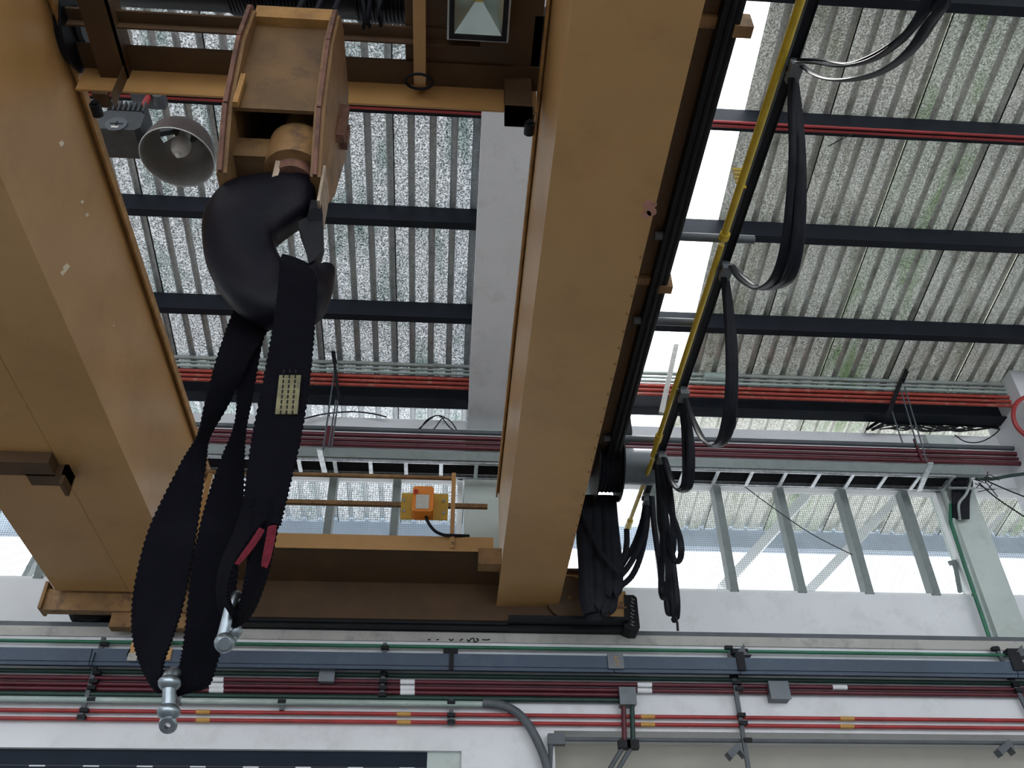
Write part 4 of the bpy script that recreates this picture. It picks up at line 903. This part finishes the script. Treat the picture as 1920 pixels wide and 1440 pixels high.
for (px, lb) in ((618,'crimson pipe clamp bar behind the hook on the lintel conduits'), (1722,'crimson pipe clamp bar at right on the lintel conduits')):
    tag(MB().box(yp(px-5,822 if px > 1000 else 798,TY-.05), yp(px+5,862 if px > 1000 else 834,TY-.05)+A(0,.03,0)).build('clamp_bar', 'maroon_pipe'), lb, 'clamp')
# cable bundle turning down onto the right column
cbn = empty('cable_bundle', yp(1805,970,9.3), 'bundle of black cables dropping from the ladder end onto the right column', 'cable bundle')
for k in range(9):
    o = 4.2*k
    MB().tube(smooth_pts([yp(1740,880+2*k,9.20), yp(1772+o*.5,885+1.5*k,9.22), yp(1786+o,905-.6*k,9.26), yp(1788+o*.8,935,9.30), yp(1789+o*.75,972,9.32)], 5), .024, 7).build('cable', 'cable', cbn, True)
MB().tube(smooth_pts([yp(1815,884,9.15), yp(1820,900,9.15), yp(1812,925,9.2), yp(1798,945,9.2), yp(1800,975,9.3)], 5), .016, 7).build('pale_cable', 'grey_pipe', cbn, True)
MB().bar(yp(1778,915,9.2), yp(1828,916,9.2), .03, .02).build('cable_tie', 'grey_pipe', cbn)
random.seed(9)
for k in range(7):
    p = yp(1822+3*k, 890+8*k%40, 9.15); MB().tube([p, p + A(.12, -.02, random.uniform(-.1,.12)), p + A(.22, 0, random.uniform(-.15,.15))], .006, 5).build('cable_tail', 'rubber', cbn)
tag(MB().tube(smooth_pts([yp(1830,898,9.2), yp(1860,898,9.2), yp(1895,892,9.2), yp(1940,886,9.2)], 5), .022, 8).build('loose_cable', 'dark_green_pipe', None, True), 'dark green loose cable leaving the bundle to the right', 'cable')
for k, (a, b, c) in enumerate((((1835,905),(1870,935),(1930,975)), ((1830,892),(1880,915),(1930,935)))):
    tag(MB().tube(smooth_pts([yp(*a,9.25), yp(*b,9.25), yp(*c,9.25)], 5), .009, 6).build('loose_cable', 'rubber', None, True), ('lower','upper')[k] + ' thin black wire slanting right from the cable bundle', 'cable')
for k, dx_ in enumerate((0, 6)):
    tag(MB().tube([yp(1782+dx_,945,9.33), yp(1782+dx_,980,9.33), yp(1808+dx_,1060,9.36), yp(1856+dx_,1200,9.36)], .02, 8).build('conduit', 'green_pipe' if k == 0 else 'pale_pipe', None, True), ('green conduit down the left edge of the right column', 'pale conduit beside the green one down the right column')[k], 'conduit')
# red cable curling round the haunch
tag(MB().tube(smooth_pts([yp(1945,735,8.6), yp(1910,752,8.6), yp(1900,775,8.62), yp(1908,802,8.66), yp(1940,830,8.7)], 6), .028, 8).build('red_cable', 'red_pipe', None, True), 'red cable curling round the white haunch at the right edge', 'cable')
# tangles of thin wire
random.seed(11)
tg = empty('wire_tangle', yp(1760,806,9.3), 'tangle of thin black wires on the lintel at right', 'wire tangle')
for k in range(16):
    x_ = 1640 + random.uniform(0,40); P = []
    for j in range(7): P.append(yp(x_ + 36*j + random.uniform(-8,8), 800 + random.uniform(-9,9) - (j-3)**2*.4, 9.38))
    MB().tube(smooth_pts(P, 4), .009, 5).build('wire', 'rubber', tg)
MB().tube(smooth_pts([yp(1790,815,9.38), yp(1810,828,9.38), yp(1840,828,9.38), yp(1868,812,9.38), yp(1880,795,9.38)], 5), .008, 5).build('wire', 'rubber', tg)
for j, (a, b) in enumerate((((1625,805),(1655,785)), ((1635,806),(1665,790)), ((1630,802),(1660,782)))): MB().tube([yp(*a,9.36), yp(*b,9.36)], .02, 6).build('wire', 'rubber', tg)
tg = empty('wire_tangle', yp(815,805,9.4), 'loose curled wires on the lintel left of the white rafter', 'wire tangle')
for P in ([(775,812),(790,800),(810,783),(825,780),(842,800),(860,812)], [(800,812),(815,803),(830,784),(845,790),(856,806)], [(786,808),(800,788),(820,779),(834,783)]): MB().tube(smooth_pts([yp(*p,9.4) for p in P], 4), .008, 5).build('wire', 'rubber', tg)
tag(MB().tube(smooth_pts([yp(570,785,9.4), yp(610,776,9.4), yp(660,772,9.4), yp(700,776,9.4), yp(725,782,9.4)], 5), .010, 6).build('loose_wire', 'rubber', None, True), 'single black wire arching over the lintel behind the sling', 'cable')
tag(MB().tube(smooth_pts([yp(1378,898,9.3), yp(1440,945,9.3), yp(1520,1000,9.3), yp(1598,1040,9.3)], 5), .006, 5).build('loose_wire', 'rubber', None, True), 'thin wire sagging diagonally across the window mullions', 'cable')
tag(MB().tube(smooth_pts([yp(1602,250,5.4), yp(1580,260,5.4), yp(1553,274,5.4)], 4), .006, 5).build('loose_wire', 'rubber', None, True), 'short stray wire under the roof purlin at right', 'cable')
# red conduits under the third purlin
PYc = 5.52
for k, (dz_, dy_) in enumerate(((-.275,-.02),(-.275,.03))):
    z = roof_z(PYc) + dz_
    tag(MB().cyl(A(XL, PYc+dy_, z), A(XR, PYc+dy_, z), .015, 10).build('conduit', 'red_pipe', None, True), ('nearer','farther')[k] + ' red conduit strapped under the roof purlin beside the bell lamp', 'conduit')
